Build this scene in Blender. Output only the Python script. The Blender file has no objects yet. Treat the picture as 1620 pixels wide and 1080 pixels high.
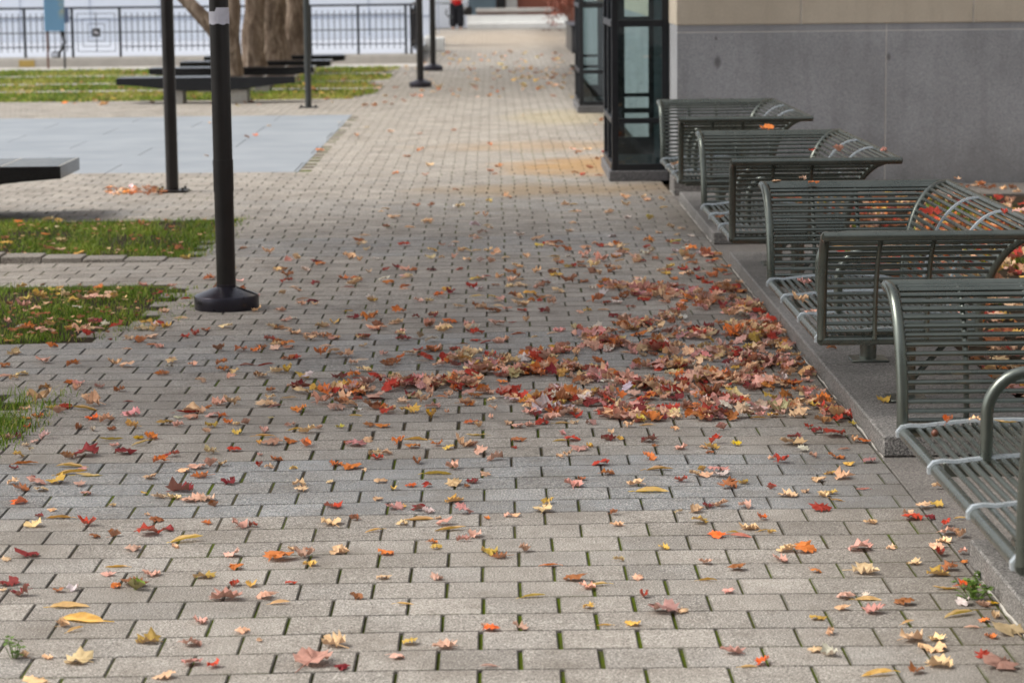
import bpy, math, random
import numpy as np
from mathutils import Vector, Matrix
rnd = random.Random(7)
nrs = np.random.RandomState(11)
scene = bpy.context.scene
COL = scene.collection
PI = math.pi

# ------------------------------------------------------------------ camera
F, CH, VP, ROLL = 4000.0, 2.0, (778.0, -51.0), 0.6     # photo is 1620 x 1080
def _basis():
    d = Vector(((VP[0]-810)/F, (VP[1]-540)/F, 1.0)).normalized()
    r = math.radians(ROLL); a, b = math.sin(r), math.cos(r)
    D = Vector((a, b, -(a*d.x+b*d.y)/d.z)).normalized()
    return D.cross(d), d, -D
BX, BY, BZ = _basis()
def ray(px, py):
    d = Vector(((px-810)/F, (py-540)/F, 1.0))
    return Vector((d.dot(BX), d.dot(BY), d.dot(BZ)))
def at(px, py, z=0.0):
    w = ray(px, py); t = (z-CH)/w.z
    return Vector((w.x*t, w.y*t, z))
def aty(px, py, y):
    w = ray(px, py); t = y/w.y
    return Vector((w.x*t, y, CH+w.z*t))
def proj(x, y, z):
    v = Vector((x, y, z-CH)); c = BX*v.x+BY*v.y+BZ*v.z
    return 810+F*c.x/c.z, 540+F*c.y/c.z
cam = bpy.data.cameras.new('camera'); camo = bpy.data.objects.new('camera', cam); COL.objects.link(camo)
right = Vector((BX.x, BY.x, BZ.x)); down = Vector((BX.y, BY.y, BZ.y)); fwd = Vector((BX.z, BY.z, BZ.z))
M = Matrix((right, -down, -fwd)).transposed().to_4x4(); M.translation = (0, 0, CH)
camo.matrix_world = M
cam.sensor_width = 36.0; cam.lens = F/1620*36; cam.clip_end = 600; cam.clip_start = 0.1
cam.dof.use_dof = True; cam.dof.focus_distance = 10.3; cam.dof.aperture_fstop = 4.8; cam.dof.aperture_blades = 9
scene.camera = camo

# ------------------------------------------------------------------ light
SUN_EL, SUN_AZ = 50.0, -94.0      # azimuth measured from +Y (away from camera) towards +X
wd = bpy.data.worlds.new('World'); scene.world = wd; wd.use_nodes = True
nt = wd.node_tree; nt.nodes.clear()
sk = nt.nodes.new('ShaderNodeTexSky'); sk.sky_type = 'NISHITA'; sk.sun_disc = False
sk.sun_elevation = math.radians(SUN_EL); sk.sun_rotation = math.radians(SUN_AZ)
sk.air_density = 1.0; sk.dust_density = 4.0; sk.ozone_density = 0.6
bg = nt.nodes.new('ShaderNodeBackground'); bg.inputs[1].default_value = 0.15
wo = nt.nodes.new('ShaderNodeOutputWorld')
hs = nt.nodes.new('ShaderNodeHueSaturation'); hs.inputs['Saturation'].default_value = 0.3     # thin overcast
nt.links.new(sk.outputs[0], hs.inputs['Color']); nt.links.new(hs.outputs[0], bg.inputs[0]); nt.links.new(bg.outputs[0], wo.inputs[0])
sl = bpy.data.lights.new('sun', 'SUN'); sl.energy = 1.5; sl.angle = math.radians(26); sl.color = (1.0, 0.94, 0.86)
so = bpy.data.objects.new('sun', sl); COL.objects.link(so)
az, el = math.radians(SUN_AZ), math.radians(SUN_EL)
sd = Vector((math.sin(az)*math.cos(el), math.cos(az)*math.cos(el), math.sin(el)))
so.rotation_euler = sd.to_track_quat('Z', 'Y').to_euler(); so.location = sd*60
scene.view_settings.view_transform = 'Standard'; scene.view_settings.look = 'None'
scene.view_settings.exposure = 0.64; scene.view_settings.gamma = 1.0

# ------------------------------------------------------------------ helpers
def srgb(r, g=None, b=None):
    if g is None: r, g, b = r
    f = lambda c: (c/255/12.92) if c/255 <= 0.04045 else ((c/255+0.055)/1.055)**2.4
    return (f(r), f(g), f(b), 1.0)
class MB:
    def __init__(s): s.v = []; s.f = []
    def add(s, vs, fs):
        n = len(s.v); s.v += [tuple(v) for v in vs]; s.f += [tuple(i+n for i in f) for f in fs]
    def box(s, x0, x1, y0, y1, z0, z1, b=0.0):
        if b <= 0:
            s.add([(x0,y0,z0),(x1,y0,z0),(x1,y1,z0),(x0,y1,z0),(x0,y0,z1),(x1,y0,z1),(x1,y1,z1),(x0,y1,z1)],
                  [(3,2,1,0),(4,5,6,7),(0,1,5,4),(1,2,6,5),(2,3,7,6),(3,0,4,7)]); return
        vs, fs = [], []
        # chamfered box: three shrunken copies of each corner
        for sx in (0,1):
            for sy in (0,1):
                for sz in (0,1):
                    X = (x0,x1)[sx]; Y = (y0,y1)[sy]; Z = (z0,z1)[sz]
                    dx = b*(1-2*sx); dy = b*(1-2*sy); dz = b*(1-2*sz)
                    vs += [(X,Y+dy,Z+dz),(X+dx,Y,Z+dz),(X+dx,Y+dy,Z)]
        I = lambda a,c,d,k: (a*4+c*2+d)*3+k
        fs += [(I(0,0,0,0),I(0,0,1,0),I(0,1,1,0),I(0,1,0,0)),(I(1,0,0,0),I(1,1,0,0),I(1,1,1,0),I(1,0,1,0)),
               (I(0,0,0,1),I(1,0,0,1),I(1,0,1,1),I(0,0,1,1)),(I(0,1,0,1),I(0,1,1,1),I(1,1,1,1),I(1,1,0,1)),
               (I(0,0,0,2),I(0,1,0,2),I(1,1,0,2),I(1,0,0,2)),(I(0,0,1,2),I(1,0,1,2),I(1,1,1,2),I(0,1,1,2))]
        for a in (0,1):
            for c in (0,1):
                q = (I(a,c,0,0),I(a,c,0,1),I(a,c,1,1),I(a,c,1,0)); fs.append(q if a == c else q[::-1])
                q = (I(a,0,c,0),I(a,0,c,2),I(a,1,c,2),I(a,1,c,0)); fs.append(q[::-1] if a == c else q)
                q = (I(0,a,c,1),I(0,a,c,2),I(1,a,c,2),I(1,a,c,1)); fs.append(q if a == c else q[::-1])
                for d in (0,1):
                    t = (I(a,c,d,0),I(a,c,d,1),I(a,c,d,2)); fs.append(t if (a+c+d) % 2 else t[::-1])
        s.add(vs, fs)
    def tube(s, pts, r, n=8, cap=True):
        P = [Vector(p) for p in pts]; m = len(P)
        R = r if isinstance(r, (list, tuple)) else [r]*m
        T = [(P[min(i+1,m-1)]-P[max(i-1,0)]).normalized() for i in range(m)]
        up = Vector((0,0,1)) if abs(T[0].z) < 0.9 else Vector((1,0,0))
        N = (up-T[0]*up.dot(T[0])).normalized(); vs = []
        for i in range(m):
            N = (N-T[i]*N.dot(T[i])).normalized(); B = T[i].cross(N)
            for k in range(n):
                a = 2*PI*k/n; vs.append(P[i]+N*(R[i]*math.cos(a))+B*(R[i]*math.sin(a)))
        fs = [(i*n+k, i*n+(k+1)%n, (i+1)*n+(k+1)%n, (i+1)*n+k) for i in range(m-1) for k in range(n)]
        if cap: fs += [tuple(range(n))[::-1], tuple((m-1)*n+k for k in range(n))]
        s.add(vs, fs)
    def ribbon(s, pts, w, t):
        """flat bar swept in the xz plane: w along y, t across"""
        P = [Vector(p) for p in pts]; m = len(P); vs = []
        for i in range(m):
            T = (P[min(i+1,m-1)]-P[max(i-1,0)]).normalized(); N = Vector((-T.z, 0, T.x))
            for a, b in ((-.5,-.5),(-.42,.5),(.42,.5),(.5,-.5)): vs.append(P[i]+Vector((0, a*w, 0))+N*(b*t))
        fs = [(i*4+k, (i+1)*4+k, (i+1)*4+(k+1)%4, i*4+(k+1)%4) for i in range(m-1) for k in range(4)]
        s.add(vs, fs+[(0,1,2,3), tuple((m-1)*4+k for k in (3,2,1,0))])
    def lathe(s, prof, cx, cy, n=40):
        vs = []; m = len(prof)
        for r, z in prof:
            for k in range(n):
                a = 2*PI*k/n; vs.append((cx+r*math.cos(a), cy+r*math.sin(a), z))
        fs = [(i*n+k, i*n+(k+1)%n, (i+1)*n+(k+1)%n, (i+1)*n+k) for i in range(m-1) for k in range(n)]
        fs.append(tuple((m-1)*n+k for k in range(n))); s.add(vs, fs)
    def build(s, name, mat, parent=None, smooth=False):
        me = bpy.data.meshes.new(name); me.from_pydata(s.v, [], s.f); me.update()
        if smooth:
            me.shade_smooth()
            try: me.set_sharp_from_angle(angle=math.radians(40))
            except Exception: pass
        me.materials.append(mat)
        o = bpy.data.objects.new(name, me); COL.objects.link(o)
        if parent: o.parent = parent
        return o
def np_mesh(name, V, quads, mat, attrs=None, parent=None, corners=4, smooth=False, colors=None):
    me = bpy.data.meshes.new(name); nf = len(quads)
    me.vertices.add(len(V)); me.vertices.foreach_set('co', np.asarray(V, 'f4').ravel())
    me.loops.add(nf*corners); me.loops.foreach_set('vertex_index', np.asarray(quads, 'i4').ravel())
    me.polygons.add(nf); me.polygons.foreach_set('loop_start', np.arange(nf, dtype='i4')*corners)
    me.update(calc_edges=True)
    (me.shade_smooth if smooth else me.shade_flat)()
    for k, a in (attrs or {}).items():
        at_ = me.attributes.new(k, 'FLOAT', 'FACE'); at_.data.foreach_set('value', np.asarray(a, 'f4'))
    if colors is not None:
        ca = me.attributes.new('leaf_color', 'FLOAT_COLOR', 'POINT'); ca.data.foreach_set('color', np.asarray(colors, 'f4').ravel())
    me.materials.append(mat)
    o = bpy.data.objects.new(name, me); COL.objects.link(o)
    if parent: o.parent = parent
    return o
def tag(o, label=None, cat=None, group=None, kind=None):
    if label: o['label'] = label
    if cat: o['category'] = cat
    if group: o['group'] = group
    if kind: o['kind'] = kind
    return o
def thing(name, loc, label, cat, group=None, rz=0.0):
    o = bpy.data.objects.new(name, None); COL.objects.link(o); o.location = loc; o.rotation_euler[2] = rz
    o.empty_display_size = 0.2
    return tag(o, label, cat, group)
def copy_tree(root, loc, label=None):
    r = root.copy(); COL.objects.link(r); r.location = loc
    if label: r['label'] = label
    def rec(src, dst):
        for ch in list(src.children):
            c = ch.copy(); COL.objects.link(c); c.parent = dst; rec(ch, c)
    rec(root, r); return r

# ------------------------------------------------------------------ materials
class NT:
    def __init__(s, name):
        s.m = bpy.data.materials.new(name); s.m.use_nodes = True; s.t = s.m.node_tree; s.t.nodes.clear()
        s.out = s.n('OutputMaterial'); s.b = s.n('BsdfPrincipled'); s.l(s.b.outputs[0], s.out.inputs[0])
    def n(s, t, **k):
        x = s.t.nodes.new('ShaderNode'+t)
        for a, v in k.items(): setattr(x, a, v)
        return x
    def l(s, a, b): s.t.links.new(a, b)
    def setv(s, sock, v):
        if hasattr(v, 'is_linked') or isinstance(v, bpy.types.NodeSocket): s.l(v, sock)
        else: sock.default_value = v
    def noise(s, scale, detail=4, rough=0.6, vec=None, dist=0.0):
        x = s.n('TexNoise'); x.inputs['Scale'].default_value = scale; x.inputs['Detail'].default_value = detail
        x.inputs['Roughness'].default_value = rough; x.inputs['Distortion'].default_value = dist
        s.l(vec if vec is not None else s.pos(), x.inputs['Vector']); return x.outputs[0]
    def pos(s):
        if not hasattr(s, '_p'): s._p = s.n('NewGeometry').outputs['Position']
        return s._p
    def obj(s):
        if not hasattr(s, '_o'): s._o = s.n('TexCoord').outputs['Object']
        return s._o
    def ramp(s, fac, stops):
        x = s.n('ValToRGB'); e = x.color_ramp.elements
        while len(e) < len(stops): e.new(0.5)
        for i, (p, c) in enumerate(stops): e[i].position = p; e[i].color = c if len(c) == 4 else (*c, 1)
        s.l(fac, x.inputs[0]); return x.outputs[0]
    def step(s, fac, a, b):
        x = s.n('MapRange'); x.inputs[1].default_value = a; x.inputs[2].default_value = b; s.l(fac, x.inputs[0]); return x.outputs[0]
    def mix(s, fac, a, b, mode='MIX'):
        x = s.n('Mix', data_type='RGBA', blend_type=mode)
        s.setv(x.inputs[0], fac); s.setv(x.inputs[6], a); s.setv(x.inputs[7], b); return x.outputs[2]
    def math(s, op, a, b=0.0, c=0.0):
        x = s.n('Math', operation=op); s.setv(x.inputs[0], a); s.setv(x.inputs[1], b)
        if op in ('MULTIPLY_ADD',): s.setv(x.inputs[2], c)
        return x.outputs[0]
    def sep(s, v):
        x = s.n('SeparateXYZ'); s.l(v, x.inputs[0]); return x.outputs
    def attr(s, name):
        x = s.n('Attribute', attribute_name=name); return x
    def bump(s, h, strength=0.3, dist=0.002):
        x = s.n('Bump'); x.inputs['Strength'].default_value = strength; x.inputs['Distance'].default_value = dist
        s.l(h, x.inputs['Height']); s.l(x.outputs[0], s.b.inputs['Normal'])
    def scale(s, v, sc):
        x = s.n('VectorMath', operation='MULTIPLY'); s.l(v, x.inputs[0]); x.inputs[1].default_value = sc; return x.outputs[0]
    def fin(s, col=None, rough=None, metal=0.0, spec=None):
        if col is not None: s.setv(s.b.inputs['Base Color'], col)
        if rough is not None: s.setv(s.b.inputs['Roughness'], rough)
        s.b.inputs['Metallic'].default_value = metal
        if spec is not None: s.b.inputs['Specular IOR Level'].default_value = spec
        return s.m
def simple(name, c, rough=0.6, metal=0.0, var=0.12, sc=12, spec=0.5, bump=0.0):
    m = NT(name); n = m.noise(sc, 5)
    col = m.mix(m.step(n, 0.3, 0.7), tuple(x*(1-var) for x in c[:3])+(1,), tuple(min(1, x*(1+var)) for x in c[:3])+(1,))
    if bump: m.bump(m.noise(sc*6, 3), bump, 0.004)
    return m.fin(col, m.math('MULTIPLY_ADD', n, 0.25, rough-0.12), metal, spec)
def spots(m, x0, y0, rx, ry, warp=0.5, sc=3.0):
    """0..1 mask of an irregular stain lying on the ground round (x0, y0)"""
    p = m.sep(m.pos()); n = m.math('MULTIPLY_ADD', m.noise(sc, 4), warp*2, -warp)
    dx = m.math('DIVIDE', m.math('SUBTRACT', p[0], x0), rx); dy = m.math('DIVIDE', m.math('SUBTRACT', p[1], y0), ry)
    d = m.math('SQRT', m.math('ADD', m.math('MULTIPLY', dx, dx), m.math('MULTIPLY', dy, dy)))
    return m.step(m.math('ADD', d, n), 1.0, 0.35)
def mat_paver():
    m = NT('concrete_paver')
    tone = m.attr('tone').outputs['Fac']; blue = m.attr('blue').outputs['Fac']
    base = m.mix(blue, srgb(151,145,136), srgb(134,137,138))
    k = m.math('MULTIPLY_ADD', tone, 0.42, 0.78)
    base = m.mix(1.0, base, m.n('CombineColor').outputs[0], 'MULTIPLY') if False else base
    cc = m.n('CombineXYZ'); [m.l(k, cc.inputs[i]) for i in range(3)]
    base = m.mix(1.0, base, cc.outputs[0], 'MULTIPLY')
    sp = m.noise(170, 2, 0.75)                                     # aggregate
    base = m.mix(m.step(sp, 0.54, 0.66), base, srgb(214,207,196))
    base = m.mix(m.step(sp, 0.46, 0.34), base, srgb(66,60,54))
    big = m.noise(2.2, 6, 0.65)
    base = m.mix(m.math('MULTIPLY', m.step(big, 0.45, 0.72), 0.5), base, srgb(100,92,82))
    base = m.mix(m.math('MULTIPLY', m.step(m.noise(9, 5, 0.7), 0.5, 0.75), 0.42), base, srgb(104,94,82))
    kd = m.step(m.math('ADD', m.sep(m.pos())[0], m.math('MULTIPLY_ADD', m.noise(2.5, 4), 0.8, -0.4)), 1.0, 1.55)   # darker towards the granite edging, with a ragged border
    base = m.mix(m.math('MULTIPLY', kd, 0.5), base, srgb(92,84,74))
    # rust and algae stains washed out from the bay window's sill, and a paler strip of newer blocks
    st = m.math('MAXIMUM', spots(m, 1.0, 25.6, 1.2, 1.5, 0.6, 1.6), m.math('MULTIPLY', spots(m, 0.6, 28.6, 1.6, 1.0, 0.7, 1.2), 0.5))
    base = m.mix(m.math('MULTIPLY', st, 0.66), base, srgb(164,122,56))
    st2 = spots(m, 0.55, 22.9, 1.6, 0.9, 0.5, 1.4)
    base = m.mix(m.math('MULTIPLY', st2, 0.45), base, srgb(150,118,66))
    st3 = spots(m, 0.9, 34.2, 0.9, 2.4, 0.5, 0.8)
    base = m.mix(m.math('MULTIPLY', st3, 0.3), base, srgb(176,158,104))
    st4 = spots(m, 0.2, 72.0, 3.0, 12.0, 0.3, 0.5)
    base = m.mix(m.math('MULTIPLY', st4, 0.35), base, srgb(190,168,140))
    ed = m.attr('edge').outputs['Fac']                          # dirt and algae on the worn arrises, darkened so the joints read as lines
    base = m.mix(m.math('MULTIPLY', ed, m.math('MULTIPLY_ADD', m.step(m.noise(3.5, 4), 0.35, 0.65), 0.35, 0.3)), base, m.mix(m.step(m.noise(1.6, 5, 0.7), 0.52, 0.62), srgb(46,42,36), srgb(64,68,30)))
    m.bump(m.noise(160, 4, 0.7), 0.55, 0.0035)
    return m.fin(base, 0.86, spec=0.35)
def mat_joint():
    m = NT('joint_soil_moss')
    p = m.sep(m.pos()); n = m.noise(6, 5, 0.7)
    near = spots(m, 0.25, 7.2, 1.0, 2.2, 0.35, 1.5)
    f = m.math('MAXIMUM', m.math('MULTIPLY', near, 0.95), m.step(m.noise(1.6, 5, 0.7), 0.44, 0.58))
    green = m.mix(n, srgb(52,66,14), srgb(104,120,26))
    soil = m.mix(n, srgb(56,50,40), srgb(100,90,72))
    m.bump(m.noise(300, 3), 0.8, 0.006)
    return m.fin(m.mix(m.math('MULTIPLY', f, m.step(n, 0.25, 0.5)), soil, green), 0.95, spec=0.1)
def mat_granite(name, c0, c1, sc=190, rough=0.65, warm=None):
    m = NT(name); v = m.n('TexVoronoi'); v.inputs['Scale'].default_value = sc; m.l(m.pos(), v.inputs['Vector'])
    g = m.sep(v.outputs['Color'])[0]
    c = m.mix(m.math('POWER', g, 1.3), c0, c1)
    c = m.mix(m.math('MULTIPLY', m.step(m.noise(1.7, 5, 0.65), 0.4, 0.75), 0.4), c, tuple(x*0.55 for x in c0[:3])+(1,))
    c = m.mix(m.math('MULTIPLY', m.step(m.noise(14, 5, 0.7), 0.5, 0.8), 0.25), c, warm or c0)
    m.bump(m.noise(240, 3), 0.35, 0.002)
    return m.fin(c, rough)
M_PAVER = mat_paver(); M_JOINT = mat_joint()
M_PLINTH = mat_granite('plinth_granite', srgb(74,72,70), srgb(170,166,160), 190)
M_FLUSH = mat_granite('flush_granite', srgb(84,80,76), srgb(146,140,132), 200, 0.8)
M_STEEL = None
def mat_steel():
    m = NT('grey_green_powder_coat')
    n = m.noise(7, 5); c = m.mix(m.step(n, 0.3, 0.7), srgb(94,100,94), srgb(112,117,110))
    d = m.noise(60, 4, 0.7); c = m.mix(m.math('MULTIPLY', m.step(d, 0.58, 0.75), 0.35), c, srgb(112,106,94))
    return m.fin(c, m.math('MULTIPLY_ADD', n, 0.12, 0.22), 0.75, 0.6)
M_STEEL = mat_steel()
M_STRAP = simple('pale_strap', srgb(178,186,190), 0.28, 0.4, 0.1, 20)  # paler and bluer than the bench steel
M_BLACK = simple('black_gloss_paint', srgb(28,25,24), 0.34, 0.0, 0.25, 9)
M_DOME = simple('black_satin_cast_iron', srgb(54,52,60), 0.3, 0.6, 0.2, 14)
M_GREYPOST = simple('dark_green_grey_paint', srgb(48,52,52), 0.45, 0.0, 0.15, 9)
M_PAPER = simple('torn_white_paper', srgb(214,214,224), 0.7, 0, 0.08, 30)
def mat_blackstone():
    m = NT('polished_black_granite'); n = m.noise(320, 2)
    c = m.mix(m.step(n, 0.62, 0.75), srgb(22,23,26), srgb(70,72,78))
    return m.fin(c, m.math('MULTIPLY_ADD', m.noise(5, 4), 0.12, 0.12))
M_BLACKSTONE = mat_blackstone()
M_GREYBLOCK = mat_granite('grey_support_stone', srgb(140,138,132), srgb(188,186,180), 120, 0.8)
M_BASE = None
def mat_wall(name, c0, c1, dark, spot=False):
    m = NT(name); v = m.noise(170, 4, 0.75)
    c = m.mix(m.step(v, 0.38, 0.62), c0, c1)
    c = m.mix(m.math('MULTIPLY', m.step(m.noise(1.1, 5, 0.6), 0.42, 0.75), 0.45), c, dark)
    pv = m.scale(m.pos(), (2.4, 2.4, 0.35))
    c = m.mix(m.math('MULTIPLY', m.step(m.noise(3.0, 5, 0.65, pv), 0.5, 0.75), 0.32), c, dark)
    gz = m.step(m.math('ADD', m.sep(m.pos())[2], m.math('MULTIPLY_ADD', m.noise(4.0, 5, 0.7), 0.7, -0.35)), 0.55, 0.0)   # splash dirt along the foot
    c = m.mix(m.math('MULTIPLY', gz, 0.4), c, srgb(84,80,72))
    if spot:
        p = m.sep(m.pos()); k = 0
        for (sx, sz, r) in ((2.015, 1.14, 0.035), (3.55, 1.17, 0.02), (2.0, 1.35, 0.012)):
            dx = m.math('SUBTRACT', p[0], sx); dz = m.math('MULTIPLY', m.math('SUBTRACT', p[2], sz), 0.6)
            d = m.math('SQRT', m.math('ADD', m.math('MULTIPLY', dx, dx), m.math('MULTIPLY', dz, dz)))
            c = m.mix(m.math('MULTIPLY', m.step(d, r*1.2, r*0.5), 0.6), c, srgb(66,62,62))
    m.bump(m.noise(220, 3), 0.25, 0.002)
    return m.fin(c, 0.82, spec=0.3)
M_BASE = mat_wall('grey_granite_wall', srgb(126,128,131), srgb(186,188,191), srgb(108,109,110), True)
M_LIME = mat_wall('beige_limestone', srgb(184,175,158), srgb(206,196,178), srgb(156,146,130))
M_MORTAR = simple('pale_mortar', srgb(214,210,202), 0.9, 0, 0.1, 30)
M_CAULK = simple('white_caulk_line', srgb(186,182,172), 0.85, 0, 0.2, 60)
M_FRAME = simple('dark_bronze_aluminium', srgb(40,42,46), 0.35, 0.4, 0.15, 8)
M_SILLD = mat_granite('sill_stone', srgb(70,70,72), srgb(128,126,126), 160, 0.7)
M_DARKROOM = simple('dark_interior', srgb(44,60,64), 0.8, 0, 0.2, 3)
def mat_glass():
    m = NT('tinted_window_glass'); t = m.t; t.nodes.remove(m.b)
    tr = m.n('BsdfTransparent'); tr.inputs[0].default_value = (0.80, 0.86, 0.86, 1)
    gl = m.n('BsdfGlossy'); gl.inputs['Roughness'].default_value = 0.02; gl.inputs[0].default_value = (0.9, 0.95, 1, 1)
    fr = m.n('Fresnel'); fr.inputs[0].default_value = 1.5; mx = m.n('MixShader')
    m.l(m.math('MULTIPLY_ADD', fr.outputs[0], 0.9, 0.04), mx.inputs[0]); m.l(tr.outputs[0], mx.inputs[1]); m.l(gl.outputs[0], mx.inputs[2]); m.l(mx.outputs[0], m.out.inputs[0])
    return m.m
M_GLASS = mat_glass()
M_SOIL = simple('dark_garden_soil', srgb(54,46,36), 0.95, 0, 0.4, 20, 0.1, 0.6)
M_CONC = simple('pale_concrete', srgb(178,174,168), 0.9, 0, 0.1, 4, 0.2, 0.2)
def mat_slate():
    m = NT('bluestone_slab'); tone = m.attr('tone').outputs['Fac']
    k = m.math('MULTIPLY_ADD', tone, 0.03, 0.985); cc = m.n('CombineXYZ'); [m.l(k, cc.inputs[i]) for i in range(3)]
    c = m.mix(m.step(m.noise(1.2, 5), 0.3, 0.7), srgb(130,137,144), srgb(144,150,156))
    c = m.mix(1.0, c, cc.outputs[0], 'MULTIPLY')
    c = m.mix(m.math('MULTIPLY', m.step(m.noise(0.5, 5, 0.6, m.scale(m.pos(), (1, 3, 1))), 0.5, 0.75), 0.35), c, srgb(112,120,128))
    return m.fin(c, 0.7, spec=0.3)
M_SLATE = mat_slate()
def mat_grass():
    m = NT('grass_blade'); h = m.attr('tone').outputs['Fac']
    c = m.ramp(h, [(0.0, srgb(66,92,26)), (0.45, srgb(112,142,40)), (0.8, srgb(158,172,66)), (1.0, srgb(182,160,96))])
    tl = m.n('BsdfTranslucent'); m.l(c, tl.inputs[0]); mx = m.n('MixShader'); mx.inputs[0].default_value = 0.3
    m.fin(c, 0.6, spec=0.3); m.l(m.b.outputs[0], mx.inputs[1]); m.l(tl.outputs[0], mx.inputs[2]); m.l(mx.outputs[0], m.out.inputs[0])
    return m.m
M_GRASS = mat_grass()
def mat_leaf(name, src):
    m = NT(name)
    c = m.n('ObjectInfo').outputs['Color'] if src == 'object' else m.attr('leaf_color').outputs['Color']
    n = m.noise(70, 4, 0.7); n2 = m.noise(26, 4, 0.65)
    hsv = m.n('HueSaturation'); m.l(c, hsv.inputs['Color']); m.l(m.math('MULTIPLY_ADD', n, 0.8, 0.82), hsv.inputs['Value'])
    hsv.inputs['Saturation'].default_value = 1.0
    c2 = m.mix(m.math('MULTIPLY', m.step(n2, 0.58, 0.75), 0.3), hsv.outputs[0], srgb(132,80,44))
    bf = m.n('NewGeometry').outputs['Backfacing']
    pale = m.mix(0.45, c2, srgb(206,170,150)); c3 = m.mix(bf, c2, pale)
    m.fin(c3, 0.62, spec=0.3); m.bump(m.noise(120, 3), 0.3, 0.003)
    tl = m.n('BsdfTranslucent'); m.l(c3, tl.inputs[0]); mx = m.n('MixShader'); mx.inputs[0].default_value = 0.22
    m.l(m.b.outputs[0], mx.inputs[1]); m.l(tl.outputs[0], mx.inputs[2]); m.l(mx.outputs[0], m.out.inputs[0])
    return m.m
M_LEAF = mat_leaf('fallen_leaf', 'object'); M_LITTER = mat_leaf('leaf_litter', 'attr')
def mat_bark():
    m = NT('mottled_bark'); pv = m.scale(m.pos(), (1, 1, 0.3)); n = m.noise(9, 6, 0.7, pv, 0.6)
    c = m.ramp(n, [(0.25, srgb(66,53,44)), (0.47, srgb(118,102,88)), (0.69, srgb(172,156,140))])
    c = m.mix(m.math('MULTIPLY', m.step(m.noise(5, 3, 0.6), 0.52, 0.64), 0.35), c, srgb(78,64,54)); m.bump(m.noise(22, 5, 0.7, pv), 1.0, 0.05)
    return m.fin(c, 0.9, spec=0.2)
M_BARK = mat_bark()
M_TREELEAF = simple('tree_leaf', srgb(120,124,48), 0.6, 0, 0.5, 2)
M_MAPLELEAF = simple('maple_leaf_on_tree', srgb(168,74,36), 0.6, 0, 0.5, 2)
M_PALEWALL = simple('pale_render_wall', srgb(222,227,235), 0.8, 0, 0.05, 0.6)
M_BRICK = simple('red_brick', srgb(132,78,60), 0.85, 0, 0.2, 14)
M_TEAL = simple('grey_teal_door', srgb(98,114,122), 0.5, 0, 0.1, 2)
M_WHITE = simple('white_stone', srgb(222,222,218), 0.8, 0, 0.08, 3)
M_BROWN = simple('brown_timber', srgb(104,68,52), 0.6, 0, 0.2, 10)

# ------------------------------------------------------------------ ground, paving
g = MB(); g.box(-150, 150, -20, 300, -0.6, -0.034); tag(g.build('ground', M_SOIL), kind='structure')
def sheet(name, x0, x1, y0, y1, z, mat):
    b = MB(); b.add([(x0,y0,z),(x1,y0,z),(x1,y1,z),(x0,y1,z)], [(0,1,2,3)]); return tag(b.build(name, mat), kind='structure')
GRASS = [(-9.0, -2.12, 17.75, 20.45), (-9.0, -1.98, 13.72, 16.1), (-9.0, -2.14, 10.35, 11.95)]
def in_grass(x, y):
    for i, (a, b, c, d) in enumerate(GRASS):
        e = 0.0
        if i == 1:                                              # rounded right end of the middle bed
            e = 0.22*max(0.0, (14.9-y)/1.2)**2
        e += 0.07*(1+math.sin(y*9+i)*math.sin(y*23))
        if i == 2: e += 0.12*abs(y-11.3)
        if a < x < b-e and c < y < d: return True
    return False
def unoise(x, y):
    return (math.sin(x*1.7+y*0.9+1.3)*math.sin(y*1.1-x*0.6)+0.5*math.sin(x*3.9-y*2.3+0.7)*math.sin(y*2.9+x*1.1))/1.5
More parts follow.
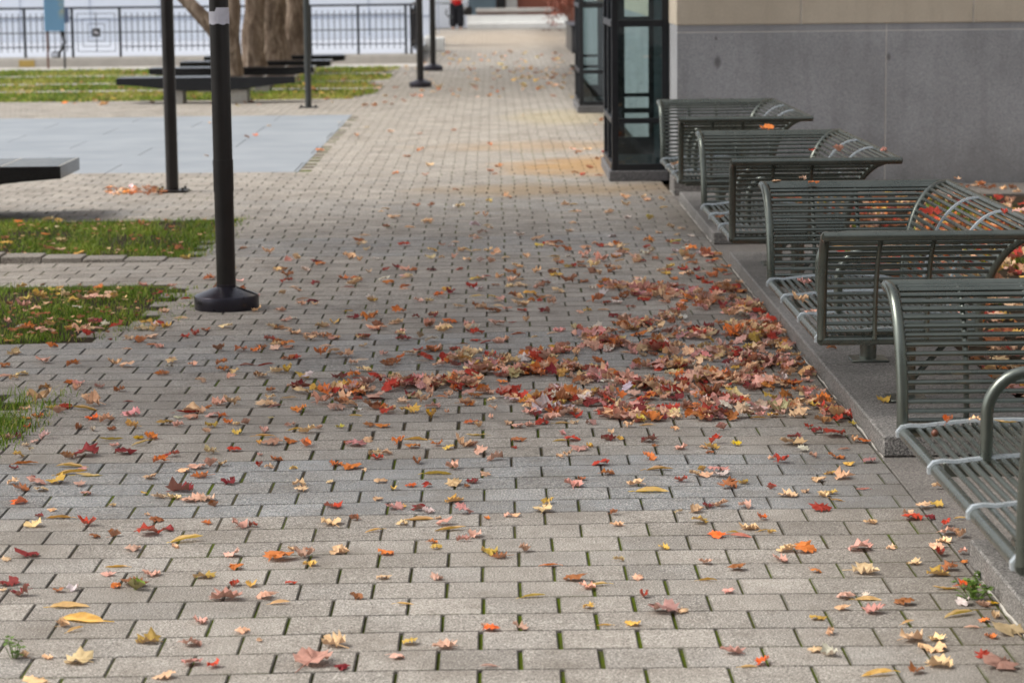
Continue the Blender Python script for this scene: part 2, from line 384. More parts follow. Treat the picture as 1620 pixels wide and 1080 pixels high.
def pavers(name, x0, x1, y0, y1, px, py, xphase, yphase, gapx, gapy, mat, skip=None, tone_f=None, h=0.03, cham=0.0038, zj=0.0004, und=0.006):
    V, Q, tone, blue, edge = [], [], [], [], []; k = 0
    j0, j1 = int(math.floor((y0-yphase)/py)), int(math.ceil((y1-yphase)/py))
    for j in range(j0, j1):
        off = xphase+(0.5*px if j % 2 else 0.0)+nrs.normal(0, 0.006)
        ya, yb = yphase+j*py, yphase+(j+1)*py
        i0, i1 = int(math.floor((x0-off)/px)), int(math.ceil((x1-off)/px))
        for i in range(i0, i1):
            xa, xb = max(x0, off+i*px), min(x1, off+(i+1)*px)
            if xb-xa < 0.03: continue
            xc, yc = (xa+xb)/2, (ya+yb)/2
            if skip and skip(xc, yc): continue
            gx = gapx(xc, yc)*(0.75+0.5*nrs.rand())/2; gy = gapy*(0.7+0.6*nrs.rand())/2
            a, b, c, d = xa+gx, xb-gx, ya+gy, yb-gy
            r = nrs.normal(0, zj*0.7)+nrs.normal(0, zj*0.35, 4); q = nrs.normal(0, 0.0005, 4)
            wv = lambda x: 0.012*math.sin(x*0.8+j*0.05)          # the courses wander a little
            P = [(a+q[0], c+q[1]+wv(a)), (b+q[1], c+q[2]+wv(b)), (b+q[2], d+q[3]+wv(b)), (a+q[3], d+q[0]+wv(a))]
            zc = [unoise(p[0], p[1])*und+r[m] for m, p in enumerate(P)]
            V += [(p[0], p[1], -h) for p in P]+[(p[0], p[1], zc[m]-cham) for m, p in enumerate(P)]
            s = [(1, 1), (-1, 1), (-1, -1), (1, -1)]
            V += [(p[0]+s[m][0]*cham*1.1, p[1]+s[m][1]*cham*1.1, zc[m]) for m, p in enumerate(P)]
            Q.append((k+8, k+9, k+10, k+11))
            for m in range(4):
                n = (m+1) % 4; Q.append((k+m, k+n, k+4+n, k+4+m)); Q.append((k+4+m, k+4+n, k+8+n, k+8+m))
            k += 12
            t = min(1, max(0, nrs.normal(0.5, 0.2))); bl = tone_f(xc, yc) if tone_f else 0
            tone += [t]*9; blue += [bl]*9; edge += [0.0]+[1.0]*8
    return tag(np_mesh(name, V, Q, mat, {'tone': tone, 'blue': blue, 'edge': edge}), kind='structure')
PX, PY = 0.2392, 0.2126
XPH = at(762, 985).x; YPH = at(800, 999.1).y
XPH += 0.5*PX if True else 0
def gapx(x, y):
    g = 0.0044+0.004*max(0, unoise(x*0.7+3, y*0.5))
    g += 0.009*math.exp(-((x-0.25)/0.55)**2-((y-7.0)/1.6)**2)+0.006*math.exp(-((x+0.3)/0.9)**2-((y-12.2)/2.5)**2)
    return g
def bluef(x, y):
    b = 0.0
    for (c, w, s) in ((9.75, 0.62, 0.9), (13.2, 0.7, 0.6), (18.4, 0.7, 0.5), (21.5, 0.8, 0.25)):
        b = max(b, s*min(1, max(0, (w-abs(y-c-0.03*x))/0.12)))
    return min(1, max(0, b+nrs.normal(0, 0.12)))
SL = (-1.96, 25.3, 35.2)
def skip_main(x, y):
    if in_grass(x, y): return True
    if x < SL[0] and SL[1] < y < SL[2]: return True
    if x < -2.0-0.15*math.sin(y) and 39.5 < y < 52.4: return True
    return False
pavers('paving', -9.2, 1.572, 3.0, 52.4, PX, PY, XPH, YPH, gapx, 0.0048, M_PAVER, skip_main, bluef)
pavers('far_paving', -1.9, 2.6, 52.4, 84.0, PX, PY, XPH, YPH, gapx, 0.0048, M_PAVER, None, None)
sheet('joint_sand', -9.2, 1.572, 3.0, 84, -0.0068, M_JOINT); sheet('joint_sand', 1.572, 2.6, 52.4, 84, -0.0068, M_JOINT)
pavers('slate_plaza', -11.0, SL[0], SL[1], SL[2], 1.9, 1.24, -2.0, SL[1], lambda x, y: 0.008, 0.007, M_SLATE, None, None, 0.03, 0.002, 0.0001, 0.0)
# strips of path through the far lawn, and the walk in front of the fence
for (a, b) in ((42.7, 43.0), (45.5, 45.8), (48.9, 49.25)):
    s = MB(); s.box(-12, -1.9, a, b, -0.03, 0.012, 0.004); tag(s.build('lawn_path', M_CONC), kind='structure')
s = MB(); s.box(-16, -1.3, 52.4, 54.0, -0.03, 0.004, 0.003); tag(s.build('footpath', M_CONC), kind='structure')
# flush granite between the plinths, and the planting bed behind them
for (a, b) in ((3.0, 8.28), (8.28, 10.16), (10.16, 16.95), (16.95, 18.2), (18.2, 21.6), (21.6, 22.3)):
    s = MB(); y = a
    while y < b-0.05:
        y2 = min(b, y+1.25); s.box(1.576, 2.33, y+0.003, y2-0.003, -0.03, 0.0+0.0015*math.sin(y*9), 0.003); y = y2
    tag(s.build('granite_strip', M_FLUSH), kind='structure')
s = MB(); s.box(2.33, 14, -4, 21.7, -0.03, 0.006); tag(s.build('planting_bed', M_SOIL), kind='structure')
s = MB()
for i in range(9): s.box(2.33+i*1.3, 2.33+(i+1)*1.3-0.006, 21.7, 22.74, -0.03, 0.03+0.002*(i % 2), 0.006)
tag(s.build('wall_walk', M_FLUSH), kind='structure')
# kerb of tilted blocks along the near side of the upper lawn
eb = MB()
for i in range(9):
    x1 = -2.02-i*0.285; hgt = 0.004+0.0105*i if i < 6 else 0.062
    eb.box(x1-0.279, x1, 17.5+0.004*i, 17.73+0.004*i, -0.03, hgt, 0.006)
tag(eb.build('kerb', M_PAVER), kind='structure')

# ------------------------------------------------------------------ grass
def grass(name, n, pick, h0, h1, wid, label=None, dry=0.0):
    V = np.zeros((n*5, 3), 'f4'); T = np.zeros(n*2, 'f4'); k = 0; tries = 0
    pts = []
    while len(pts) < n and tries < n*6:
        tries += 1; p = pick()
        if p is not None: pts.append(p)
    n = len(pts); V = V[:n*5]; T = T[:n*2]
    for i, (x, y) in enumerate(pts):
        cl = 0.55+0.6*max(-0.4, unoise(x*3.1, y*3.3)); h = (h0+(h1-h0)*nrs.rand()**1.5)*(0.6+0.6*cl)
        a = nrs.rand()*2*PI; dx, dy = math.cos(a), math.sin(a); lean = h*(0.25+0.9*nrs.rand()); w = wid*(0.6+0.8*nrs.rand())
        px_, py_ = -dy*w/2, dx*w/2; z0 = -0.01
        V[i*5:i*5+5] = [(x-px_, y-py_, z0), (x+px_, y+py_, z0), (x+px_*0.8+dx*lean*0.35, y+py_*0.8+dy*lean*0.35, z0+h*0.62),
                        (x-px_*0.8+dx*lean*0.35, y-py_*0.8+dy*lean*0.35, z0+h*0.62), (x+dx*lean, y+dy*lean, z0+h)]
        t = 0.16+0.42*nrs.rand()+0.26*unoise(x*2.6+5, y*2.2)
        if nrs.rand() < 0.18+dry*max(0, 0.3+unoise(x*0.9, y*0.9+4)): t = 0.75+0.25*nrs.rand()
        T[i*2:i*2+2] = t
    Q = np.zeros((n*2, 4), 'i4'); b = np.arange(n)*5
    Q[0::2] = np.stack([b, b+1, b+2, b+3], 1); Q[1::2] = np.stack([b+3, b+2, b+4, b+4], 1)
    # the tip is a triangle: give it its own 4th vertex
    V2 = np.zeros((n*6, 3), 'f4'); 
    for j in range(5): V2[j::6] = V[j::5]
    V2[5::6] = V[4::5]+np.array([0.0006, 0, 0], 'f4'); b = np.arange(n)*6
    Q[0::2] = np.stack([b, b+1, b+2, b+3], 1); Q[1::2] = np.stack([b+3, b+2, b+5, b+4], 1)
    o = np_mesh(name, V2, Q, M_GRASS, {'tone': T}); tag(o, label, 'grass', None, 'stuff'); return o
def pk(i, xlo):
    a, b, c, d = GRASS[i]
    def f():
        x = max(a, xlo)+(b+0.2-max(a, xlo))*nrs.rand(); y = c-0.08+(d-c+0.16)*nrs.rand()
        e = 0.10*unoise(x*6, y*6)
        sx = 0.16*nrs.rand()**1.5; sy = 0.10*(nrs.rand()-0.5)
        return (x, y) if in_grass(x+e-sx-0.07, y+e*0.4+sy) and nrs.rand() < 0.62+0.75*unoise(x*3.1, y*2.7) else None
    return f
def flat(i):
    a, b, c, d = GRASS[i]; return sheet('lawn_soil', a, b+0.02, c, d, -0.006, M_SOIL)
for i in range(3): flat(i)
grass('grass', 15000, pk(0, -4.6), 0.022, 0.06, 0.0055, 'green lawn strip beyond the paver kerb, behind the nearest black post')
grass('grass', 12500, pk(1, -3.8), 0.018, 0.05, 0.005, 'leaf strewn green lawn patch left of the round black post base')
grass('grass', 6000, pk(2, -3.0), 0.03, 0.08, 0.005, 'small tuft of lawn at the left edge with a paler kerb')
def pk_far():
    x = -11.5+9.6*nrs.rand(); y = 39.5+12.8*nrs.rand()**1.1
    for (a, b) in ((42.7, 43.0), (45.5, 45.8), (48.9, 49.25)):
        if a-0.05 < y < b+0.05: return None
    return (x, y) if x < -1.95-0.25*math.sin(y*1.3) else None
sheet('lawn_soil', -12, -2.0, 39.5, 52.4, -0.004, M_SOIL)
grass('grass', 42000, pk_far, 0.03, 0.075, 0.016, 'far lawn with dry yellow streaks under the row of black benches', 0.9)

# ------------------------------------------------------------------ leaves
LC = {'t': (222,184,144), 'p': (214,166,146), 'r': (174,62,46), 'c': (126,46,46), 'o': (206,122,60), 'O': (228,106,46), 'R': (200,72,48),
      'y': (206,168,84), 'Y': (214,172,40), 'b': (158,100,62), 'w': (208,196,188), 'g': (110,134,40), 'm': (186,136,126)}
LN = {'t': 'tan', 'p': 'pink', 'r': 'red', 'c': 'crimson', 'o': 'orange', 'O': 'bright orange', 'R': 'orange-red', 'y': 'straw yellow', 'Y': 'bright yellow',
      'b': 'brown', 'w': 'greyish white', 'g': 'green', 'm': 'mauve'}
def leaf_mesh(kind, seed):
    """verts (unit width) and tris of one leaf with its stalk"""
    r = random.Random(seed)
    if kind == 'l':
        half = [(i/9.0-0.5, 0.125*math.sin(PI*(i/9.0))**0.75*(1.15-0.45*(i/9.0))) for i in range(10)]
        out = half+[(x, -y) for x, y in half[-2:0:-1]]
        cx = 0.0; stem = (-0.5, -0.7)
    else:
        lob = [(-150, .44), (-122, .38), (-98, .55), (-80, .50), (-60, .60), (-49, .50), (-38, .62), (-22, .49), (-12, .60), (0, .70),
               (12, .60), (22, .49), (38, .62), (49, .50), (60, .60), (80, .50), (98, .55), (122, .38), (150, .44)]
        out = []
        for a, d in lob:
            d = 0.5*d+0.5*0.52 if kind == 's' else 0.8*d+0.2*0.52
            a = math.radians(a+r.uniform(-7, 7)); d *= r.uniform(0.78, 1.15)*0.78
            out.append((d*math.cos(a)-0.05, d*math.sin(a)))
        sy = r.uniform(0.62, 1.0); out = [(x+0.25*y*(1-sy), y*sy) for x, y in out]
        out.append((-0.14, 0.02)); stem = (-0.12, -0.75)
    n = len(out); V = [(0.0, 0.0)]; 
    for s in (0.5, 1.0): V += [(x*s, y*s) for x, y in out]
    T = []
    for i in range(n):
        j = (i+1) % n; T.append((0, 1+i, 1+j)); T += [(1+i, 1+n+i, 1+n+j), (1+i, 1+n+j, 1+j)]
    P = [Vector((x, y, 0)) for x, y in V]
    if kind == 'l': c1, c2, fold, cr = r.uniform(-0.5, 0.9), 0.0, r.uniform(0.1, 0.9), 0.02
    elif kind == 'm': c1, c2, fold, cr = r.choice((-1, 1))*r.uniform(0.5, 2.0), r.uniform(-1.3, 1.3), r.uniform(0.0, 0.7), 0.05
    else: c1, c2, fold, cr = r.choice((-1, 1, 1))*r.uniform(1.3, 3.0), r.uniform(-1.9, 1.9), r.uniform(0.05, 0.8), 0.08
    ax = r.uniform(0, PI)
    Q = []
    for i, p in enumerate(P):
        x, y = p.x, p.y; z = fold*abs(y)+cr*r.uniform(-1, 1)
        if kind != 'l' and i > n: z += 0.05*(1 if (i % 2) else -1)
        q = Vector((x, y, z))
        for (c, a) in ((c1, ax), (c2, ax+PI/2)):
            if abs(c) < 0.05: continue
            ca, sa = math.cos(a), math.sin(a); u = q.x*ca+q.y*sa; v = -q.x*sa+q.y*ca; w = q.z
            R = 1/c; u2 = (R-w)*math.sin(u/R); w2 = R-(R-w)*math.cos(u/R)
            q = Vector((u2*ca-v*sa, u2*sa+v*ca, w2))
        Q.append(q)
    b = Vector((stem[0], 0, Q[0].z)) if kind == 'l' else Q[0].copy()
    L = r.uniform(0.25, 0.6) if kind != 'l' else 0.2; bend = r.uniform(-0.3, 0.3); k = len(Q)
    pts = [b+Vector((-L*t, bend*L*t*t, 0.12*L*t*(1-t)-0.05*t)) for t in (0, 0.5, 1.0)]
    for p in pts: Q += [p+Vector((0, 0.011, 0)), p+Vector((0, -0.011, 0)), p+Vector((0, 0, 0.018))]
    for s in range(2):
        for e in range(3):
            e2 = (e+1) % 3; a0, a1 = k+s*3+e, k+s*3+e2; T += [(a0, a1, a1+3), (a0, a1+3, a0+3)]
    xs = [q.x for q in Q[:k]]; ys = [q.y for q in Q[:k]]
    w = max(max(xs)-min(xs), 0.75*(max(ys)-min(ys)), 0.3); cx = (max(xs)+min(xs))/2; cy = (max(ys)+min(ys))/2
    Q = [Vector(((q.x-cx)/w, (q.y-cy)/w, q.z/w)) for q in Q]
    return Q, T, k
LV = {k: [leaf_mesh(k, 100*i+ord(k)) for i in range({'m': 16, 's': 16, 'l': 8}[k])] for k in 'msl'}
LM = {}
for k, lst in LV.items():
    LM[k] = []
    for Q, T, _k in lst:
        me = bpy.data.meshes.new('leaf'); me.from_pydata([tuple(q) for q in Q], [], T); me.shade_smooth(); me.materials.append(M_LEAF); me.update(); LM[k].append(me)
def leaf_rot(kind, r):
    yaw = r.uniform(0, 2*PI) if kind != 'l' else r.choice((0, PI))+r.gauss(0.12, 0.22)
    tx, ty = (r.gauss(0, 0.13), r.gauss(0, 0.13)) if kind != 'l' else (r.gauss(0, 0.25), r.gauss(0, 0.08))
    return Matrix.Rotation(yaw, 3, 'Z') @ Matrix.Rotation(tx, 3, 'X') @ Matrix.Rotation(ty, 3, 'Y')
TILES = [
(0,860,"38,95,60ts 170,65,130cm 55,245,120cm 20,285,50ts 140,318,90cs 370,290,75bs 455,280,95ws 735,130,140yl 685,185,75ps 955,185,120pm 735,262,80os 840,245,190bm 870,278,130gs 840,20,100ps 1105,5,60ts 1470,58,100pm 1490,140,90os 1300,200,120ym 1490,250,90Rs 1590,255,90ym 1430,340,200mm 440,388,240yl 520,472,280Yl 400,508,95ts 475,535,110yl 940,605,150ym 1265,480,130pm 1535,545,90ts 1205,625,130mm 1220,745,140mm 1350,765,110Rs 490,728,170tm 300,705,80ts 150,695,70ts 1040,830,140tm 230,878,150tm"),
(405,860,"140,80,170om 225,25,55ts 330,30,60bs 300,72,95ps 535,45,110ts 820,55,120om 1140,18,75ys 1480,50,110ys 1540,78,110bm 345,125,80ys 225,242,70Rs 812,210,90ts 1145,212,85ps 60,330,120ps 150,368,125yl 640,335,80bs 942,375,110yl 1490,535,100Om 1455,520,60ps 20,602,45ts 485,635,210tm 970,628,120ym 1190,650,150pm 375,745,250mm 545,780,100cs 890,718,100ps 1470,772,110pl"),
(810,860,"70,38,110ps 230,125,120ol 675,95,65ts 960,18,85ym 1225,112,100pm 1420,148,110bs 400,215,140bm 535,250,140yl 470,268,95ps 795,210,70ts 1240,218,110yl 1370,292,80ps 130,325,160yl 830,325,85rs 485,395,70ys 965,425,180mm 1075,422,70ts 580,510,95yl 760,505,95ym 50,530,120pm 1395,680,150mm 1500,768,110yl 1590,745,120Om"),
(1215,860,"125,30,110ts 235,28,130om 75,90,120pm 305,160,70os 590,15,150pm 780,12,60ts 1065,10,100ts 1085,55,110rs 1230,50,80ps 1240,100,50os 925,108,90ts 1150,145,100bs 1085,178,140ym 625,165,170tm 1125,265,170yl 1265,255,150Om 490,325,120ps 635,335,160yl 615,310,50ws 860,362,110bs 675,415,140mm 470,398,80ts 320,460,110ym 885,480,95yl 1235,360,95ws 1360,370,90ps 1205,430,210yl 1290,508,100pl 1365,465,70os 1440,440,100ts 1425,360,60Ys 1530,540,190tm 1410,570,100om 395,552,90ts 295,665,90ts 910,595,190tm 1065,590,110ts 1040,650,160tm 1100,640,50cs 380,690,90ws 1355,695,100rs 1480,768,200mm 1085,760,170tm 935,800,120bm 690,818,200Yl"),
(0,640,"335,22,90ym 375,48,80ps 540,32,150yl 165,88,60os 235,78,70os 590,88,90Os 675,100,110ps 830,65,110ps 170,145,70Rs 495,152,90bs 585,160,55ws 710,155,70bs 825,145,70ys 1190,48,150rl 1270,45,90ts 1130,80,50ws 1205,82,90ps 1340,70,90pm 1410,75,60os 1325,20,50os 1040,120,95ys 1130,130,85ps 1335,135,85ys 1440,110,70os 1495,122,60ts 1555,115,60ps 1305,172,60ts 1500,180,75ys 115,205,80cs 40,215,90ps 215,232,55ps 285,210,85ws 160,255,60ts 195,285,50ts 700,218,150yl 880,210,60Ys 960,208,110os 725,258,65ps 890,250,120yl 555,310,150cm 425,328,90bs 800,298,130cs 1095,315,90rs 1015,350,90os 1320,300,65ts 1480,285,85Rs 115,322,80ys 165,368,160ol 85,400,65cs 440,382,160yl 450,428,190yl 565,438,160yl 525,400,50ps 1160,408,80ts 1240,388,110ps 1340,370,85ps 1410,372,60ts 1265,445,115om 950,450,90ts 80,488,70ts 205,462,50cs 230,488,110ps 350,480,110ym 130,530,120bm 258,530,85tm 505,495,80ps 540,552,65ps 910,548,45ys 1455,480,100cs 1140,530,170cm 1010,570,80ts 1095,575,110tm 1220,590,125pm 1310,585,130pm 1345,625,65bs 118,610,100Os 330,655,60ts 710,622,50ts 255,700,60cs 370,702,150yl 930,682,50ts 990,718,80bs 205,758,110tm 545,750,80Rs 1305,735,60os 600,825,70bs 725,815,80bs 945,800,150rm 1065,780,80cs 1180,845,200yl 1510,758,130ps 1600,755,80rs"),
(405,640,"270,35,105om 645,40,60ws 630,68,80yl 825,45,95rm 970,20,60ps 1125,12,100pm 1205,52,60ts 1115,68,90Ys 1500,30,70ts 1485,80,60ps 1365,112,100om 1405,138,70ts 1600,120,60ts 95,82,40ts 215,130,75ps 250,155,95yl 320,175,100ts 400,148,55ts 45,168,90ps 530,140,60ys 715,132,70bs 795,135,85om 60,200,130yl 20,242,60ys 100,245,130mm 215,235,80os 320,258,95os 575,238,45os 640,250,130mm 705,225,70ts 905,240,60os 1010,218,150yl 990,265,90os 1140,255,85om 1215,275,75ys 1300,260,90ts 1370,255,80ps 1395,190,130yl 1420,300,85ps 25,310,45ps 755,305,80ts 830,305,70ts 760,335,75Rs 130,342,80os 25,375,55rs 85,385,60ts 510,370,95om 600,390,150om 685,410,45ts 235,392,50ys 1020,362,95bs 1515,342,110ms 1150,430,170yl 1250,400,80ps 1455,440,70ps 270,498,115ts 285,528,90ts 465,482,55ts 790,480,75ts 875,527,60ys 980,506,75Os 1080,508,65rs 1250,500,100ts 1370,485,90cs 1335,512,45bs 770,590,65ts 1265,602,115ym 490,640,115Rm 880,645,110mm 930,632,40ys 1030,652,95cs 1090,665,90ws 1310,672,115ms 615,715,60bs 470,740,145tm 1030,712,180yl 1155,705,50ts 925,742,75ts 1195,742,90ps 1230,778,190yl 745,787,115yl 1460,708,55os 1590,692,60ps 1385,818,110pm 1310,850,80ms 1115,860,70om"),
(810,640,"155,65,80cs 270,65,80os 405,75,100rm 320,115,95yl 500,118,80ms 190,118,90rs 40,140,75ps 110,130,70ps 395,115,60ps 850,125,90yl 940,90,100cs 750,135,55ts 1030,155,50ts 1235,95,85cs 1400,70,95pm 1555,80,95yl 1325,148,75ms 625,172,60ts 320,185,55ps 45,225,95bs 300,225,90yl 380,222,100Rm 605,220,90cs 680,215,50ys 870,230,110cm 905,260,45bs 15,270,40rs 1075,275,85ps 1215,270,60ts 1290,238,90Rs 1260,275,100ym 1250,300,50bs 1420,250,75Ym 420,285,100mm 490,265,65ys 300,332,55ts 360,318,45ts 870,340,105om 560,378,95rs 605,438,95om 435,470,60bs 395,508,110ps 935,408,160yl 1310,418,150mm 1200,410,55ys 1160,445,70ts 1230,445,80ts 1325,448,95wm 1065,480,80rs 1470,490,60ys 1365,515,110bm 785,505,110tm 885,545,200Yl 225,612,90ym 205,658,115ts 25,692,55ts 1240,640,85cs 1320,632,100ts 1170,670,95ts 1055,675,55ts 1475,640,115ps 650,685,45bs 665,755,85tm 1195,740,100ym 1300,825,115Om 1580,715,90Os 1500,775,125ts 1395,800,85yl 1450,822,130Rl 1590,785,80yl"),
(1215,640,"30,65,75Ym 85,65,60ps 35,12,70ts 390,50,130ym 495,75,105rm 350,105,100bs 530,118,55ys 255,140,75rs 310,165,90cs 420,190,180rm 170,205,90cs 160,245,150tm 225,285,95wm 290,318,70ps 545,225,70ts 610,230,70os 480,278,90bl 435,325,95om 510,370,75ys 640,350,105mm 90,352,70rs 20,332,45ts 395,430,60ys 485,452,125tm 315,468,90ts 600,525,90rl 235,542,70ts 125,570,120tm 345,568,75ts 405,552,65ys 435,598,80yl 25,522,65rs 330,655,130rm 655,735,75ts 890,680,80ts 905,708,125Rm 990,640,95tm 1065,630,90ym 1025,710,65cs 1070,520,80ts 1130,750,80Rm 1215,712,80yl 1140,805,115pm 1115,850,105tm 1220,825,90ts 25,797,55ys 205,875,70om"),
]
HAND = []
for (ox, oy, s) in TILES:
    for tok in s.split():
        x, y, w = tok.split(','); HAND.append((ox+float(x)/4, oy+float(y)/4, float(w[:-2])/4, w[-2], w[-1]))
HAND.sort(key=lambda h: -h[1])
SOLO, REST = HAND[:298], HAND[298:]
ylim = SOLO[-1][1]
def jitter_col(c, r, s=0.10):
    c = srgb(LC[c]); k = 1+r.gauss(0, s*1.3)
    return tuple(min(1, max(0.005, x*k*(1+r.gauss(0, s*0.5)))) for x in c[:3])+(1.0,)
STRIPS = [(y, f"the {n}lowest paving strip") for y, n in ((1015, ''), (955, 'second '), (900, 'third '), (855, 'fourth '), (805, 'fifth '), (760, 'sixth '), (720, 'seventh '), (0, 'eighth '))]
ORD = [w for w in 'first second third fourth fifth sixth seventh eighth ninth tenth eleventh twelfth thirteenth fourteenth fifteenth sixteenth seventeenth eighteenth nineteenth twentieth'.split()]
KN = {'m': 'lobed leaf', 's': 'curled leaf', 'l': 'narrow leaf'}
def strip_of(y):
    for i, (lo, nm) in enumerate(STRIPS):
        if y >= lo: return i
fam = {}
for h in SOLO: fam.setdefault((strip_of(h[1]), h[3], h[4]), []).append(h)
for (si, c, k), L in fam.items():
    L.sort(key=lambda h: h[0])
    for i, h in enumerate(L):
        r = random.Random(int(h[0]*131+h[1]*17)); mi = r.randrange(len(LM[k])); me = LM[k][mi]; Q = LV[k][mi][0][:LV[k][mi][2]]
        R = leaf_rot(k, r); ppm = F*1.0/((at(h[0], h[1])).y)
        size = h[2]/ppm*(1.15 if k != 'l' else 1.12)
        zmin = min((R @ q).z for q in Q)*size
        p = at(h[0], h[1], 0.008); gz = unoise(p.x, p.y)*0.006+0.0015
        if p.x > 1.576: gz = 0.005
        o = bpy.data.objects.new('fallen_leaf', me); COL.objects.link(o)
        o.location = (p.x, p.y, gz-zmin*0.9); o.rotation_euler = R.to_euler(); o.scale = (size,)*3; o.color = jitter_col(c, r)
        nm = f"{LN[c]} {KN[k]}"
        lab = f"the only {nm} in {STRIPS[si][1]}" if len(L) == 1 else f"{ORD[i]} {nm} from the left in {STRIPS[si][1]}"
        tag(o, lab, 'leaf', 'single fallen leaves lying on the pavers')

class Litter:
    def __init__(s): s.V = []; s.T = []; s.C = []; s.n = 0
    def put(s, p, size, c, k, r, tilt=1.0, sink=0.9):
        Q, T, kb = r.choice(LV[k]); R = leaf_rot(k, r)
        if tilt > 1: R = R @ Matrix.Rotation(r.gauss(0, 0.27), 3, 'X') @ Matrix.Rotation(r.gauss(0, 0.27), 3, 'Y')
        W = [R @ q*size for q in Q]; zm = min(w.z for w in W[:kb])*sink; W[kb:] = [Vector((w.x, w.y, max(w.z, zm+0.001))) for w in W[kb:]]
        s.V += [(p[0]+w.x, p[1]+w.y, p[2]+w.z-zm) for w in W]
        s.T += [(a+s.n, b+s.n, d+s.n) for a, b, d in T]; s.n += len(W)
        s.C += [jitter_col(c, r, 0.14)]*len(W)
    def build(s, name, label):
        o = np_mesh(name, s.V, s.T, M_LITTER, None, None, 3, True, s.C); return tag(o, label, 'leaf litter', None, 'stuff')
r = random.Random(5)
lit = Litter()
for h in REST:
    p = at(h[0], h[1], 0.006); lit.put((p.x, p.y, 0.003), h[2]/(F/p.y)*1.12, h[3], h[4], r)
def okspot(p): return p.y < 60 and p.x < 1.55
MIXP = 'ttttttttpppppppmmmrrrcooobbyww'; MIXF = 'tttttpppybobrtcw'
def clump(px, py, rx, ry, n, mix=MIXP, stack=0.02, lo=0.048, hi=0.095):
    for _ in range(int(n*0.66)):
        a = r.uniform(0, 2*PI); d = abs(r.gauss(0, 0.62))
        x, y = px+rx*d*math.cos(a), py+ry*d*math.sin(a)
        if y > ylim+10: continue
        p = at(x, y, 0.01)
        if not okspot(p): continue
        lit.put((p.x, p.y, 0.003+r.random()*stack*max(0, 1-d)), r.uniform(lo, hi), r.choice(mix), r.choice('mmsssssss'), r, 2.0)
# the drift in front of the benches, in the clumps of the photograph
for a in ((1040,462,60,14,70),(985,455,40,10,30),(1110,478,60,16,75),(1175,492,45,16,70),(1215,512,40,16,55),(1060,500,30,8,22),(940,527,40,8,30),(1000,515,60,10,48),
          (1090,530,60,12,40),(1165,530,60,14,70),(1230,545,40,16,62),(1275,562,32,16,60),(960,545,45,10,45),(1035,552,70,10,70),(1130,560,60,12,75),(1205,575,50,12,65),
          (1290,590,30,14,34),(890,555,40,8,26),(850,565,40,9,26),(840,590,60,10,50),(900,585,50,10,48),(960,600,60,10,46),(1060,580,60,10,50),(1120,600,60,12,75),(1190,600,45,10,44),
          (1240,610,40,10,24),(1020,612,60,12,58),(950,630,50,9,38),(880,630,50,12,60),(850,640,40,8,34),(1000,645,40,9,34),(1060,625,45,9,30),(1120,628,40,8,26),(1170,640,60,9,26),
          (1280,628,40,9,30),(1260,645,45,8,22),(1320,655,22,10,18),(1300,640,28,9,18),(760,590,50,10,36),(720,570,50,8,22),(780,570,40,8,26),(690,605,45,9,34),(640,610,50,9,32),(740,610,45,8,22),
          (560,618,50,9,36),(520,622,40,6,14),(600,600,40,6,12),(800,625,45,7,16),(990,660,60,8,26),(1060,655,40,8,22),(1120,660,40,8,20),(1180,655,50,7,14),(900,655,60,7,16),
          (1240,580,34,9,20),(1250,530,20,10,22),(1200,480,28,10,24)): clump(*a)
# thinner scatter, dense towards the drift and thinning to the left and away
def scatter(n, x0, x1, y0, y1, mix=MIXF, lo=0.055, hi=0.095, dens=None):
    for _ in range(n):
        x, y = r.uniform(x0, x1), r.uniform(y0, y1)
        if y > ylim: continue
        if dens and r.random() > dens(x, y): continue
        p = at(x, y, 0.006)
        if p.x > 1.55: continue
        lit.put((p.x, p.y, 0.02 if in_grass(p.x, p.y) else 0.003), r.uniform(lo, hi), r.choice(mix), r.choice('mmsssssl'), r)
scatter(250, 400, 1230, 400, 650); scatter(120, 800, 1200, 380, 480, 'tttbboryw'); scatter(120, 0, 800, 510, 650); scatter(60, 330, 800, 380, 520)
scatter(44, 0, 300, 455, 540, 'ttyyywopr'); scatter(18, 0, 340, 350, 410, 'ttyob'); scatter(40, 160, 260, 296, 308, 'tbbtwo', 0.05, 0.09); scatter(70, 560, 1100, 300, 400, 'tttbyw')
scatter(26, 300, 1050, 180, 300, 'bbtto', 0.06, 0.1); scatter(110, 640, 905, 85, 155, 'ytytbop', 0.06, 0.11); scatter(60, 780, 905, 80, 140, 'ytybt', 0.07, 0.12); scatter(170, 0, 640, 112, 168, 'yobbytbp', 0.06, 0.12)
scatter(26, 905, 960, 235, 285, 'btrb', 0.06, 0.1, lambda x, y: 1.0 if x > 930+ (y-250)*0.6 else 0.15); scatter(50, 1040, 1300, 400, 470, 'rctpbo')
scatter(160, 0, 300, 452, 540, 'bbbtct', 0.02, 0.045, lambda x, y: 1.0 if in_grass(*at(x, y)[:2]) else 0.1); scatter(110, 0, 345, 350, 405, 'bbbtt', 0.02, 0.045, lambda x, y: 1.0 if in_grass(*at(x, y)[:2]) else 0.1)
lit.build('leaf_litter', 'drift of red, tan and pink fallen leaves spread across the pavers beside the bench plinths')
bed = Litter()
for _ in range(2600):
    y = r.uniform(6.5, 21.6); x = 2.36+abs(r.gauss(0, 1.6))
    if x > 7: continue
    bed.put((x, y, 0.006+0.03*r.random()), r.uniform(0.07, 0.125), r.choice('ttttppbbbooorrcy'), r.choice('mmss'), r, 2.0)
for _ in range(70): bed.put((r.uniform(2.5, 6), r.uniform(21.75, 22.7), 0.034), r.uniform(0.06, 0.1), r.choice('ttbbo'), r.choice('ms'), r)
bed.build('leaf_litter', 'thick brown and red leaf litter on the planting bed behind the benches')
